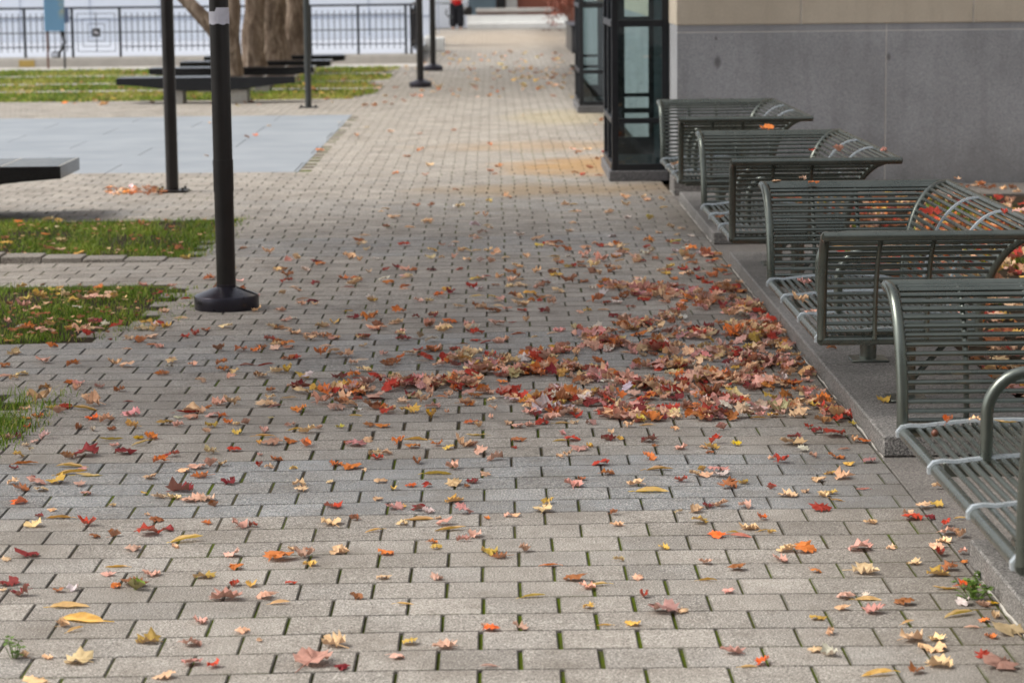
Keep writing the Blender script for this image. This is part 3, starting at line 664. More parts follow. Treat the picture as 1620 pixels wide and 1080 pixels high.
def pk_bed():
    x = 2.4+2.6*nrs.rand(); y = 7+14.4*nrs.rand(); return (x, y) if unoise(x*2.1, y*1.7) > 0.15 else None
grass('ground_cover', 5000, pk_bed, 0.04, 0.12, 0.012, 'tufts of green ground cover growing through the leaves behind the benches')

# ------------------------------------------------------------------ benches
BW, BL = 0.665, 1.98
PROF = [(0, .335), (0, .41), (.010, .49), (.028, .57), (.056, .65), (.094, .715), (.142, .765), (.200, .795), (.262, .800)]
def prof_at(s):
    n = len(PROF)-1; t = min(max(s, 0), 1)*n; i = min(int(t), n-1); f = t-i
    # Catmull-Rom for a smooth sweep
    g = lambda k: Vector(PROF[min(max(k, 0), n)])
    p0, p1, p2, p3 = g(i-1), g(i), g(i+1), g(i+2)
    return 0.5*((2*p1)+(p2-p0)*f+(2*p0-5*p1+4*p2-p3)*f*f+(3*p1-p0-3*p2+p3)*f**3)
S = [prof_at(i/200) for i in range(201)]; AL = [0.0]
for i in range(200): AL.append(AL[-1]+(S[i+1]-S[i]).length)
def prof_len(l):
    for i in range(200):
        if AL[i+1] >= l:
            f = (l-AL[i])/(AL[i+1]-AL[i]); return S[i].lerp(S[i+1], f)
    return S[-1]
PL = AL[-1]; RT, RS = 0.0205, 0.0092
BENCH_LABELS = ['dark grey tubular steel bench nearest the camera, cut by the right edge',
                'dark grey tubular bench second from the camera with red leaves on its back rail',
                'dark grey tubular bench third from the camera, a tan leaf on its far rail',
                'dark grey tubular bench farthest away, in front of the glass bay window']
def make_bench():
    t = thing('tubular_bench', (0, 0, 0), BENCH_LABELS[0], 'bench', 'curved steel benches along the granite plinths')
    # frame of the seat
    f = MB(); zf = .33
    f.tube([(0, -0.005, zf), (0, BL+0.005, zf)], RT, 14); f.tube([(BW, 0, zf), (BW, BL, zf)], RT, 12)
    f.tube([(0, 0, zf), (BW, 0, zf)], RT, 12); f.tube([(0, BL, zf), (BW, BL, zf)], RT, 12)
    for y in (0.42, BL-0.42): f.box(0.06, BW-0.05, y-0.03, y+0.03, 0.262, 0.312, 0.004)
    f.build('seat_frame', M_STEEL, t, True)
    zs = lambda x: .338+.027*(1-((x-0.34)/0.33)**2)
    s = MB(); ns = 19
    for i in range(ns):
        x = 0.048+i*(BW-0.09)/(ns-1); s.tube([(x, 0.012, zs(x)), (x, BL-0.012, zs(x))], RS, 8)
    s.build('seat', M_STEEL, t, True)
    for y in (0.035, BL/3, 2*BL/3, BL-0.035):
        b = MB(); b.ribbon([(-0.0225, y, zf-0.012), (-0.023, y, zf+0.006), (-0.008, y, zf+0.024), (0.02, y, zf+0.029)]+[(x, y, zs(x)+0.0105) for x in [0.06+0.05*k for k in range(11)]]+[(BW-0.02, y, zf+0.012)], 0.030, 0.009)
        b.build('seat_strap', M_STRAP, t, True)
    # two end panels
    for near in (True, False):
        e = bpy.data.objects.new('end_panel', None); COL.objects.link(e); e.parent = t
        Y = (lambda o: -o) if near else (lambda o: BL+o)
        sl = MB(); n = 17
        for i in range(n):
            o, z = prof_len(0.034+i*(PL-0.075)/(n-1)); sl.tube([(0.012, Y(o), z), (BW+o-0.012, Y(o), z)], RS, 8)
        sl.build('slats', M_STEEL, e, True)
        fr = MB(); pp = [prof_at(i/24) for i in range(25)]
        fr.tube([(-0.018*(i/24)**2, Y(p[0]), p[1]) for i, p in enumerate(pp)], RT, 14)
        fr.build('front_post', M_STEEL, e, True)
        o, z = PROF[-1]; lr = MB(); lr.tube([(-0.03, Y(o), z), (BW+o+0.012, Y(o), z)], RT, 14); lr.build('top_rail', M_STEEL, e, True)
        for k in (1, 2):
            v = MB(); v.tube([(BW*k/3, Y(p[0]+0.0195), p[1]) for p in pp[:-1]], 0.0105, 8); v.build('upright_rod', M_STEEL, e, True)
    bk = bpy.data.objects.new('backrest', None); COL.objects.link(bk); bk.parent = t
    sl = MB(); n = 17
    for i in range(n):
        o, z = prof_len(0.034+i*(PL-0.075)/(n-1)); sl.tube([(BW+o, -o+0.012, z), (BW+o, BL+o-0.012, z)], RS, 8)
    sl.build('slats', M_STEEL, bk, True)
    pp = [prof_at(i/24) for i in range(25)]
    for near in (True, False):
        c = MB(); c.tube([(BW+p[0], -p[0] if near else BL+p[0], p[1]) for p in pp], RT*0.95, 12); c.build('corner_post', M_STEEL, bk, True)
    o, z = PROF[-1]; lr = MB(); lr.tube([(BW+o, -o, z), (BW+o, BL+o, z)], RT, 14); lr.build('top_rail', M_STEEL, bk, True)
    for y in (BL/3, 2*BL/3):
        b = MB(); pts = []
        for i in range(1, 24):
            p = prof_at(i/24); q = prof_at(i/24+0.01); tn = Vector((q[0]-p[0], q[1]-p[1])).normalized()
            pts.append((BW+p[0]-tn.y*0.011, y, p[1]+tn.x*0.011))
        b.ribbon(pts, 0.030, 0.009); b.build('back_strap', M_STRAP, bk, True)
    for y in (BL/3, 2*BL/3):
        a = MB(); R = 0.135; x0, zt = 0.158, 0.64
        pts = [(x0, y, zs(x0)-0.01), (x0, y, zt-R)]+[(x0+R-R*math.cos(q), y, zt-R+R*math.sin(q)) for q in [PI/2*k/8 for k in range(1, 9)]]+[(0.5, y, zt), (BW+0.045, y, zt-0.004)]
        a.tube(pts, RT*0.98, 14); a.build('armrest', M_STEEL, t, True)
    for y in (0.42, BL-0.42):
        l = MB(); l.tube([(0.43, y, 0.0), (0.43, y, 0.28)], 0.041, 18); l.box(0.34, 0.52, y-0.09, y+0.09, 0.0, 0.012, 0.003)
        l.tube([(0.43, y, 0.06), (0.62, y, 0.27)], 0.013, 8); l.build('leg', M_STEEL, t, True)
    return t
bench = make_bench()
BXF = 1.383
BY_NEAR = [6.50, 10.61, 14.64, 18.68]
for i, y in enumerate(BY_NEAR):
    o = bench if i == 0 else copy_tree(bench, (0, 0, 0), BENCH_LABELS[i])
    o.location = (BXF, y, 0.09)
# leaves and a conker on the benches
def bench_leaf(px, py, z, c, k, w, label, seed):
    p = at(px, py, z); r2 = random.Random(seed); mi = seed % len(LM[k]); R = leaf_rot(k, r2); size = w/(F/p.y)*1.15
    zm = min((R @ q).z for q in LV[k][mi][0][:LV[k][mi][2]])*size
    o = bpy.data.objects.new('fallen_leaf', LM[k][mi]); COL.objects.link(o); o.location = (p.x, p.y, p.z-zm*0.85); o.rotation_euler = R.to_euler(); o.scale = (size,)*3; o.color = jitter_col(c, r2)
    tag(o, label, 'leaf', 'leaves caught on the benches')
ZS, ZR = 0.475, 0.905
for a in ((1500, 667, ZS, 'o', 's', 20, 'small orange leaf at the back of the nearest bench seat', 1),
          (1543, 664, ZS, 't', 'm', 18, 'pale tan leaf on the nearest seat, just left of its armrest', 2),
          (1590, 668, ZS, 'y', 'l', 38, 'long straw yellow leaf on the nearest seat, right of its armrest', 3),
          (1273, 448, ZS, 'p', 's', 26, 'curled pink leaf on the seat of the second bench', 4),
          (1262, 480, ZS, 't', 's', 20, 'tan curled leaf on the seat front of the second bench', 5),
          (1284, 494, ZS, 'p', 'm', 22, 'upright pink leaf wedged beside the front post of the second bench', 6),
          (1228, 288, ZR, 't', 's', 12, 'little tan leaf at the left end of the second bench rail', 7),
          (1270, 284, ZR, 't', 's', 16, 'tan leaf in the middle of three on the second bench rail', 8),
          (1288, 290, ZR, 'o', 's', 17, 'orange tan leaf, rightmost of three on the second bench rail', 9),
          (1461, 300, 0.86, 'c', 'm', 22, 'dark crimson leaf caught in the mitred corner of the second bench', 10),
          (1472, 340, 0.82, 'r', 'm', 34, 'large red leaf standing behind the near rail of the second bench', 11),
          (1514, 284, ZR, 't', 's', 12, 'tiny tan leaf on the back rail of the second bench', 12),
          (1588, 338, 0.9, 'r', 's', 18, 'dark red leaf on the back slats of the second bench', 13),
          (1612, 335, ZR, 'p', 'm', 26, 'pale pink leaf at the right edge on the second bench back', 14),
          (1213, 205, ZR, 'o', 's', 20, 'tan orange leaf on the far rail of the third bench', 15),
          (1285, 239, 0.86, 'r', 's', 11, 'small red leaf in the corner of the third bench', 16),
          (1325, 239, 0.86, 'p', 's', 17, 'pink leaf on the back slats of the third bench', 17),
          (1398, 240, ZR, 'p', 's', 16, 'pale pink leaf at the right end of the third bench rail', 18),
          (1138, 344, ZS, 'b', 's', 12, 'brown leaf on the seat of the third bench', 19),
          (1068, 261, ZS, 't', 's', 14, 'tan leaf on the seat of the farthest bench', 20),
          (1400, 634, 0.095, 'y', 'm', 24, 'lone straw coloured leaf on the plinth behind the nearest bench', 21),
          (1315, 551, 0.095, 'b', 's', 16, 'small brown leaf on the plinth under the second bench', 22),
          (1337, 545, 0.095, 'y', 'l', 18, 'thin yellow leaf on the plinth under the second bench', 23)): bench_leaf(*a)
ck = MB(); p = at(1479, 691, 0.455); ck.lathe([(0.001, -0.012), (0.008, -0.010), (0.012, -0.003), (0.012, 0.004), (0.007, 0.011), (0.001, 0.013)], 0, 0, 14)
o = ck.build('conker', simple('brown_nutshell', srgb(104,62,44), 0.5), None, True); o.location = (p.x, p.y, 0.468); tag(o, 'round brown nut resting on the slats of the nearest bench seat', 'nut')

# ------------------------------------------------------------------ plinths
def plinth(y0, y1, cuts, hgt, label):
    t = thing('bench_plinth', (1.58, y0, 0), label, 'plinth', 'granite plinths under the benches'); c = [y0]+cuts+[y1]
    for a, b in zip(c[:-1], c[1:]):
        m = MB(); m.box(0, 0.73, a-y0+0.004, b-y0-0.004, 0.002, hgt, 0.007); m.build('stone_slab', M_PLINTH, t)
    k = MB(); n = max(3, int((y1-y0)/0.07)); pts = []; rad = []
    for q in range(n+1): pts.append((0.001+0.002*math.sin(q*1.7), (y1-y0)*q/n, -0.001+0.003*math.sin(q*0.8)*math.sin(q*2.3))); rad.append(rnd.uniform(0.001, 0.006))
    k.tube(pts, rad, 6)
    k.build('sealant_bead', M_CAULK, t)
plinth(2.5, 8.28, [4.4, 6.35], 0.09, 'granite plinth in the lower right corner under the nearest bench')
plinth(10.16, 16.95, [12.02, 13.88, 15.5], 0.09, 'long granite plinth of four slabs beside the leaf drift')
plinth(18.2, 21.55, [19.9], 0.09, 'granite plinth of two slabs under the farthest bench')
plinth(22.2, 22.74, [], 0.15, 'short granite block at the corner of the stone building')

# ------------------------------------------------------------------ stone building with glass bays
bt = thing('stone_building', (1.65, 22.78, 0), 'stone building at right, grey granite base under beige limestone', 'building')
def bpart(name, mb, mat, smooth=False): return mb.build(name, mat, bt, smooth)
w = MB(); w.box(0.0035, 16, 0.0035, 27, 0.0, 11.0); bpart('mortar_core', w, M_MORTAR)
w = MB(); x = 0.0; cuts = [0.0]+[1.88+1.528*i for i in range(9)]
for a, b in zip(cuts[:-1], cuts[1:]):
    w.box(a+0.001, b-0.007, 0, 0.03, 0.0, 1.406-0.003, 0.002); w.box(a+0.001, b-0.003, 0.002, 0.03, 1.409, 1.468, 0.002)
yc = [0.03+1.5*i for i in range(19)]
for a, b in zip(yc[:-1], yc[1:]): w.box(0, 0.022, a+0.003, min(b, 27)-0.003, 0.0, 1.468, 0.002)
bpart('granite_base', w, M_BASE)
w = MB(); lc = [-0.004]+[1.118+1.546*i for i in range(10)]
for zi, (z0, z1) in enumerate(((1.474, 2.6), (2.608, 3.75), (3.758, 4.9), (4.908, 6.05), (6.058, 7.2), (7.208, 8.35), (8.358, 9.5), (9.508, 10.9))):
    o = 0.0 if zi % 2 == 0 else 0.77
    cc = [-0.004]+[c-o for c in lc[1:] if c-o > 0.2]
    for a, b in zip(cc[:-1], cc[1:]): w.box(a+0.0015, b-0.014, -0.006, 0.03, z0, z1, 0.003)
    for a, b in zip(yc[:-1], yc[1:]): w.box(-0.006, 0.022, a+0.003, min(b, 27)-0.003, z0, z1, 0.003)
bpart('limestone_wall', w, M_LIME)
w = MB(); w.box(-0.15, 16, -0.15, 27, 11.0, 11.35, 0.03); bpart('cornice', w, M_LIME)
def bay(x0, x1, y0, y1, label, inner):
    t = thing('bay_window', (x0, y0, 0), label, 'bay window', 'glass bays along the building'); W, D, HT = x1-x0, y1-y0, 5.2; fw = 0.06
    s = MB(); s.box(-0.03, W, -0.03, D+0.03, 0.0, 0.10, 0.008); s.build('sill', M_SILLD, t)
    fr = MB()
    for x in (0.0, W-fw):
        for y in (0.0, D-fw): fr.box(x, x+fw, y, y+fw, 0.1, HT, 0.004)
    fr.box(0.001, fw-0.004, D/2-0.03, D/2+0.03, 0.1, HT, 0.003)
    for z, hh in ((0.1, 0.06), (0.54, 0.05), (1.44, 0.06), (2.6, 0.06), (3.9, 0.06), (HT-0.08, 0.08)):
        fr.box(fw, W-fw, -0.008, fw-0.01, z, z+hh, 0.003); fr.box(fw, W-fw, D-fw+0.01, D-0.002, z, z+hh, 0.003)
        fr.box(-0.006, fw-0.012, fw, D-fw, z, z+hh, 0.003)
    fr.build('frame', M_FRAME, t)
    nf = MB(); a, b = inner                      # the sash inside, on the bay's far face
    nf.box(fw, W-fw, D-0.055, D-0.01, 0.13, 0.30, 0.002)
    for (za, zb) in ((0.302, 0.54), (0.59, 1.44), (1.5, 2.6)):
        nf.box(b, W-fw, D-0.045, D-0.015, za, zb, 0.002); nf.box(fw, a, D-0.045, D-0.015, za, zb, 0.002)
    nf.box(a, b, D-0.045, D-0.015, 0.70, 0.74, 0.002)
    nf.build('sash', M_FRAME, t)
    for (za, zb) in ((0.16, 0.54), (0.59, 1.44), (1.5, 2.6), (2.66, 3.9), (3.96, HT-0.08)):
        g = MB(); g.box(fw-0.002, W-fw+0.002, 0.02, 0.028, za, zb); g.build('glass_pane', M_GLASS, t)
        g = MB(); g.box(fw-0.002, W-fw+0.002, D-0.036, D-0.028, za, zb); g.build('glass_pane', M_GLASS, t)
        for (ya, yb) in ((fw, D/2-0.03), (D/2+0.03, D-fw)):
            g = MB(); g.box(0.02, 0.028, ya-0.002, yb+0.002, za, zb); g.build('glass_pane', M_GLASS, t)
    fl = MB(); fl.box(fw, W, fw, D-fw, 0.1, 0.13); fl.build('floor_panel', M_DARKROOM, t)
    bk = MB(); bk.box(W-0.03, W-0.006, 0.06, D-0.06, 0.13, HT); bk.build('back_lining', M_DARKROOM, t)
    rf = MB(); rf.box(-0.04, W, -0.04, D+0.04, HT, HT+0.12, 0.01); rf.build('roof', M_FRAME, t)
bay(1.11, 1.64, 23.74, 25.5, 'nearer of the two glass bay windows, right behind the farthest bench', (0.21, 0.45))
bay(1.19, 1.64, 35.0, 36.9, 'farther glass bay window, partly hidden behind the nearer one', (0.12, 0.33))
cb = thing('planter_box', (1.84, 59.2, 0), 'dark metal planter box beside the path beyond the bay windows', 'planter')
m = MB(); m.box(0, 0.9, 0, 4.6, 0, 0.6, 0.02); m.build('box', M_FRAME, cb)
m = MB(); m.box(0.06, 0.84, -0.012, 0.0, 0.08, 0.52, 0.004); m.build('front_panel', M_SILLD, cb)
m = MB(); m.box(-0.03, 0.93, -0.03, 4.63, 0.6, 0.65, 0.01); m.build('rim', M_FRAME, cb)

# ------------------------------------------------------------------ posts
def shaft(t, r, h, z0, mat):
    m = MB(); m.tube([(0, 0, z0), (0, 0, h)], r, 24); return m.build('shaft', mat, t, True)
def round_post(x, y, label, tape=False, h=4.3):
    t = thing('lamp_post', (x, y, 0), label, 'lamp post', 'black posts along the path')
    m = MB(); m.lathe([(0.189, 0.0), (0.192, 0.004), (0.192, 0.080), (0.1895, 0.0845), (0.185, 0.087), (0.12, 0.111), (0.066, 0.131), (0.059, 0.134), (0.059, 0.15)], 0, 0, 56); m.build('base', M_DOME, t, True)
    m = MB(); m.tube([(0.188, -0.035, 0.086), (0.12, -0.026, 0.114), (0.062, -0.012, 0.134)], 0.0035, 6); m.build('base_seam', M_BLACK, t, True)
    shaft(t, 0.0575, h, 0.12, M_BLACK)
    m = MB(); m.tube([(0, 0, 0.70), (0, 0, 0.89)], 0.0605, 24); m.build('sleeve', M_BLACK, t, True)
    m = MB(); m.lathe([(0.06, h-0.02), (0.11, h), (0.13, h+0.3), (0.16, h+0.34), (0.02, h+0.46)], 0, 0, 24); m.build('lantern', M_BLACK, t, True)
    if tape:
        n = 40; vs, fs = [], []
        for k in range(n):
            a = 2*PI*k/n; top = 1.785 if math.sin(a) < 0 and math.cos(a) > -0.25 else 1.762
            rr = 0.0592+0.0012*math.sin(k*2.3); vs += [(rr*math.cos(a), rr*math.sin(a), 1.688+0.004*math.sin(k*0.9)), (rr*math.cos(a), rr*math.sin(a), top)]
        fs = [(2*k, 2*((k+1) % n), 2*((k+1) % n)+1, 2*k+1) for k in range(n)]; m = MB(); m.add(vs, fs); m.build('paper_notice', M_PAPER, t, True)
round_post(-1.607, 15.0, 'nearest black round post with a torn white paper band and domed base', True)
round_post(-1.236, 43.2, 'thin black post with a round base at the corner of the far lawn')
round_post(-1.18, 50.2, 'farthest black post, left of the person in red')
def plate_post(x, y, r, label, mat):
    t = thing('steel_post', (x, y, 0), label, 'post', 'black posts along the path')
    shaft(t, r, 4.0, 0.0, mat)
    m = MB(); m.box(-0.14, 0.14, -0.14, 0.14, -0.001, 0.016, 0.004); m.build('base_plate', M_BLACK, t)
    for sx in (-1, 1):
        for sy in (-1, 1):
            m = MB(); m.tube([(sx*0.105, sy*0.105, 0.014), (sx*0.105, sy*0.105, 0.04)], 0.012, 6); m.build('bolt', M_BLACK, t)
    m = MB(); m.lathe([(r, 4.0), (r*1.1, 4.01), (r*0.6, 4.06)], 0, 0, 20); m.build('cap', mat, t, True)
plate_post(-2.955, 23.2, 0.0575, 'plain black post left of the nearest post, dead leaves at its foot', M_BLACK)
plate_post(-2.70, 37.06, 0.047, 'grey green post on a flat plate at the end of the black benches', M_GREYPOST)

# ------------------------------------------------------------------ black stone benches
def slab_bench(xl, xr, y0, dep, ztop, label, near=False):
    L = xr-xl; t = thing('stone_bench', (xl, y0, 0), label, 'bench', 'black stone slab benches')
    xs = [0, 0.12*L, 0.25*L, 0.4*L, 0.6*L, 0.75*L, 0.88*L, L]; th = [.10, .125, .165, .205, .205, .165, .125, .10]
    m = MB(); vs = []; b = 0.006
    for x, h in zip(xs, th): vs += [(x, 0, ztop-h), (x, dep, ztop-h), (x, dep, ztop-b), (x, dep-b, ztop), (x, b, ztop), (x, 0, ztop-b)]
    n = len(xs); fs = [tuple(range(6)), tuple((n-1)*6+k for k in range(6))[::-1]]
    for i in range(n-1):
        for k in range(6): fs.append((i*6+k, (i+1)*6+k, (i+1)*6+(k+1) % 6, i*6+(k+1) % 6))
    m.add(vs, fs); o = m.build('seat', M_BLACKSTONE, t)
    for (a, b) in ((L-0.022, L-0.006), (L*0.82, L*0.826)):
        m = MB(); m.box(a, b, 0.012, dep-0.012, ztop, ztop+0.0012); m.build('seam', M_GREYBLOCK, t)
    for x in (0.32*L, 0.68*L):
        m = MB(); m.box(x-0.12, x+0.13, 0.06, dep-0.08, 0.0, ztop-0.19, 0.006); m.build('leg', M_GREYBLOCK, t)
slab_bench(-5.71, -3.0, 38.5, 0.62, 0.40, 'nearest black slab bench of the row beneath the trees')
slab_bench(-5.68, -2.96, 42.0, 0.62, 0.41, 'second black slab bench of the row beneath the trees')
slab_bench(-5.55, -2.88, 45.1, 0.62, 0.40, 'third black slab bench of the row beneath the trees')
slab_bench(-5.5, -2.82, 48.4, 0.62, 0.38, 'farthest black slab bench of the row beneath the trees')
slab_bench(-6.25, -3.50, 20.42, 0.95, 0.45, 'polished black slab bench jutting in from the left edge')

# ------------------------------------------------------------------ trees
def tree(name, x, y, r0, label, lean=0.0, limbs=(), crown_z=6.2, crown_r=2.4, mat=M_TREELEAF, nleaf=1400, group='trees between the black benches', top=4.6):
    t = thing(name, (x, y, 0), label, 'tree', group); rr = random.Random(int(x*100+y*7)); m = MB()
    n = 30; pts = [(lean*(i/n)**1.3+0.02*math.sin(i*0.55+x), 0.02*math.cos(i*0.7+y), top*i/n) for i in range(n+1)]
    v0 = len(m.v); m.tube(pts, [r0*(1+0.55*math.exp(-i*0.55))*(1-0.5*i/n)*(1+0.06*math.sin(i*1.3+y)+rr.gauss(0, 0.02)) for i in range(n+1)], 20)
    for i in range(n+1):                                        # flutes and lumps of the stem
        for k in range(20):
            p = Vector(m.v[v0+i*20+k]); c = Vector(pts[i]); f = 1+0.07*math.sin(k*0.94+i*0.25)+0.05*math.sin(k*1.9-i*0.6+x)+rr.gauss(0, 0.012); m.v[v0+i*20+k] = tuple(c+(p-c)*f)
    for (z, dx, dy, dz, rad) in limbs:
        x0 = lean*(z/top)**1.3; q = [(x0+dx*f, dy*f, z+dz*f**0.85) for f in (0, 0.25, 0.5, 0.75, 1)]; m.tube(q, [rad*(1-0.6*f) for f in (0, 0.25, 0.5, 0.75, 1)], 10)
    for k in range(7):
        a = k*0.9+rr.random(); z = top*(0.55+0.4*k/7); x0 = lean*(z/top)**1.3; L = crown_r*rr.uniform(0.6, 0.95)
        m.tube([(x0+L*f*math.cos(a), L*f*math.sin(a), z+(crown_z-z+0.5)*f**0.8) for f in (0, 0.33, 0.66, 1)], [r0*0.4*(1-0.75*f) for f in (0, 0.33, 0.66, 1)], 8)
    m.build('trunk', M_BARK, t, True)
    cl = [(rr.gauss(0, crown_r*0.45), rr.gauss(0, crown_r*0.45), rr.gauss(0, 0.8)) for _ in range(26)]; V, Q = [], []
    for i in range(nleaf):
        c = rr.choice(cl); p = Vector((lean+c[0]+rr.gauss(0, 0.42), c[1]+rr.gauss(0, 0.42), crown_z+c[2]+rr.gauss(0, 0.33)))
        if p.z < crown_z-1.9: continue
        R = Matrix.Rotation(rr.uniform(0, 6.3), 3, 'Z') @ Matrix.Rotation(rr.gauss(0, 0.7), 3, 'X'); s = rr.uniform(0.06, 0.11); k = len(V)
        V += [tuple(p+R @ Vector(v)*s) for v in ((-1, 0, 0), (0, -0.6, 0.1), (1.1, 0, 0), (0, 0.6, 0.1))]; Q.append((k, k+1, k+2, k+3))
    np_mesh('crown', V, Q, mat, None, t)
tree('plane_tree', -4.16, 40.6, 0.155, 'leaning tree trunk just right of the nearest post, with a limb to the left', 0.0, ((0.70, -1.3, 0.05, 1.4, 0.15),))
tree('plane_tree', -4.10, 43.6, 0.205, 'second tree trunk of the row, pale mottled bark', 0.10, ((1.3, 0.5, 0.0, 1.6, 0.09),))
tree('plane_tree', -4.02, 46.7, 0.285, 'thickest tree trunk of the row, forking low', -0.12, ((1.05, 0.42, 0.05, 1.7, 0.13), (1.15, -0.45, 0.0, 1.5, 0.11)))
tree('plane_tree', -3.90, 49.8, 0.245, 'rightmost and farthest tree trunk of the row, dark bark', 0.18, ((0.9, 0.5, 0.0, 1.2, 0.10),))

tree('shade_maple_tree', 5.4, 12.5, 0.17, 'unseen red maple added to shade the benches, in the bed behind them', -0.3, (), 6.4, 3.4, M_MAPLELEAF, 1500, 'added shade maples in the planting bed', 4.4)  # unseen trees added to shade the benches and the stone wall
tree('shade_maple_tree', 5.6, 18.6, 0.15, 'second unseen red maple added for shade, nearer the stone wall', -0.3, (), 6.2, 3.0, M_MAPLELEAF, 900, 'added shade maples in the planting bed', 4.4)
tree('shade_maple_tree', -5.0, 14.0, 0.16, 'unseen maple added on the middle lawn patch to shade the path', 0.2, (), 6.0, 3.5, M_MAPLELEAF, 15000, 'added shade maples on the lawn', 4.4)  # unseen trees added to block the sun over the path
tree('shade_maple_tree', -5.4, 18.3, 0.16, 'unseen maple added on the upper lawn strip to shade the path', 0.2, (), 6.0, 3.4, M_MAPLELEAF, 14000, 'added shade maples on the lawn', 4.4)
tree('shade_maple_tree', -5.6, 10.9, 0.15, 'unseen maple added nearest the camera to shade the path', 0.2, (), 6.4, 3.3, M_MAPLELEAF, 3800, 'added shade maples on the lawn', 4.4)
rb = thing('sky_blocker_building', (-24, -26, 0), 'unseen grey concrete building added behind the camera to block sky light', 'building')
m = MB(); m.box(0, 50, 0, 12, 0, 12.4, 0.02); m.build('wall', M_CONC, rb)  # unseen building added to block sky light from the camera side
for i in range(10):
    for z in (1.2, 5.2, 9.2):
        m = MB(); m.box(2+i*4.8, 4.6+i*4.8, 12.001, 12.03, z, z+2.2); m.build('window', M_DARKROOM, rb)
m = MB(); m.box(-0.3, 50.3, -0.3, 12.3, 12.4, 12.9, 0.02); m.build('roof', M_CONC, rb)
w = MB(); w.box(6.2, 16, -36, 0.0, 0, 5.4); bpart('sky_blocker_wing_wall', w, M_BASE)  # unseen wing added to block sky light from the right
w = MB(); w.box(6.05, 16, -36, -0.16, 5.42, 5.8, 0.03); bpart('sky_blocker_wing_cornice', w, M_LIME)
# ------------------------------------------------------------------ fence
KZ = 0.20
k = MB(); k.box(-18, -1.55, 54.0, 54.5, -0.03, KZ-0.03, 0.01); k.box(-18, -1.62, 54.06, 63.0, KZ-0.03, KZ, 0.006); tag(k.build('kerb', M_CONC), kind='structure')
m = MB(); m.box(-10.05, -9.72, 53.985, 53.999, 0.02, KZ-0.04); o = m.build('paint_patch', simple('ochre_paint', srgb(176,150,84), 0.8)); tag(o, 'faded ochre paint patch on the concrete kerb below the sign', 'paint patch')
ft = thing('metal_fence', (-15, 54.2, KZ), 'long dark metal railing with square ornament, in front of the pale wall', 'fence')
posts = [0.0+1.008*i for i in range(14)]; posts = [p for p in posts if -15+p < -1.7]; XE = 13.27
orn = 6
m = MB(); m.tube([(0, 0, 1.04), (XE, 0, 1.04)], 0.024, 8); m.build('top_rail', M_FRAME, ft, True)
posts = [-9.94+15+1.012*i for i in range(-5, 9)]; posts = [p for p in posts if 0 <= p <= XE+0.01]
for p in posts: m = MB(); m.box(p-0.026, p+0.026, -0.026, 0.026, 0.0, 1.04, 0.004); m.build('post', M_FRAME, ft)
for a, b in zip(posts[:-1], posts[1:]):
    m = MB(); ornb = abs(a-(-8.93+15)) < 0.1
    if not ornb:
        for z in (0.22, 0.52, 0.84): m.box(a+0.026, b-0.026, -0.010, 0.010, z-0.011, z+0.011)
        n = 8
        for i in range(1, n): x = a+(b-a)*i/n; m.box(x-0.0085, x+0.0085, -0.0085+0.02, 0.0085+0.02, 0.12, 0.93)
        m.build('picket_panel', M_FRAME, ft)
    else:
        c = (a+b)/2
        for s in (0.40, 0.29, 0.18):
            zc = 0.52; w_ = 0.006
            m.box(c-s, c+s, -w_, w_, zc-s-w_, zc-s+w_); m.box(c-s, c+s, -w_, w_, zc+s-w_, zc+s+w_)
            m.box(c-s-w_, c-s+w_, -w_, w_, zc-s+w_, zc+s-w_); m.box(c+s-w_, c+s+w_, -w_, w_, zc-s+w_, zc+s-w_)
        for (xa, xb) in ((a+0.026, c-0.085), (c+0.085, b-0.026)): m.box(xa, xb, 0.011, 0.025, 0.51, 0.53)
        m.box(c-0.009, c+0.009, 0.011, 0.025, 0.12, 0.435); m.box(c-0.009, c+0.009, 0.011, 0.025, 0.605, 0.93)
        m.build('square_ornament', M_FRAME, ft)
        e = MB(); e.box(c-0.085, c+0.085, -0.018, 0.018, 0.435, 0.605, 0.003); eo = e.build('emblem_plate', M_BLACK, ft)
        e = MB()
        for d in (-0.022, 0.022): e.add([(c-0.04+d, -0.021, 0.545), (c-0.018+d, -0.021, 0.562), (c+0.04+d, -0.021, 0.495), (c+0.018+d, -0.021, 0.478)], [(0, 3, 2, 1)])
        eo2 = e.build('emblem_mark', M_PAPER, eo)
# return of the fence, running away from the camera
f2 = thing('metal_fence', (-1.73, 54.25, KZ), 'short end run of dark railing turning away beside the path', 'fence')
m = MB(); m.tube([(0, 0, 1.04), (0, 7.5, 1.04)], 0.024, 8); m.build('top_rail', M_FRAME, f2, True)
m = MB()
for z in (0.22, 0.84): m.box(-0.010, 0.010, 0.02, 7.5, z-0.011, z+0.011)
for i in range(1, 62): m.box(-0.0085, 0.0085, i*0.12-0.0085, i*0.12+0.0085, 0.12, 0.93)
m.build('picket_panel', M_FRAME, f2)
for y in (0.0, 2.5, 5.0, 7.5): m = MB(); m.box(-0.026, 0.026, y-0.026, y+0.026, 0, 1.04, 0.004); m.build('post', M_FRAME, f2)
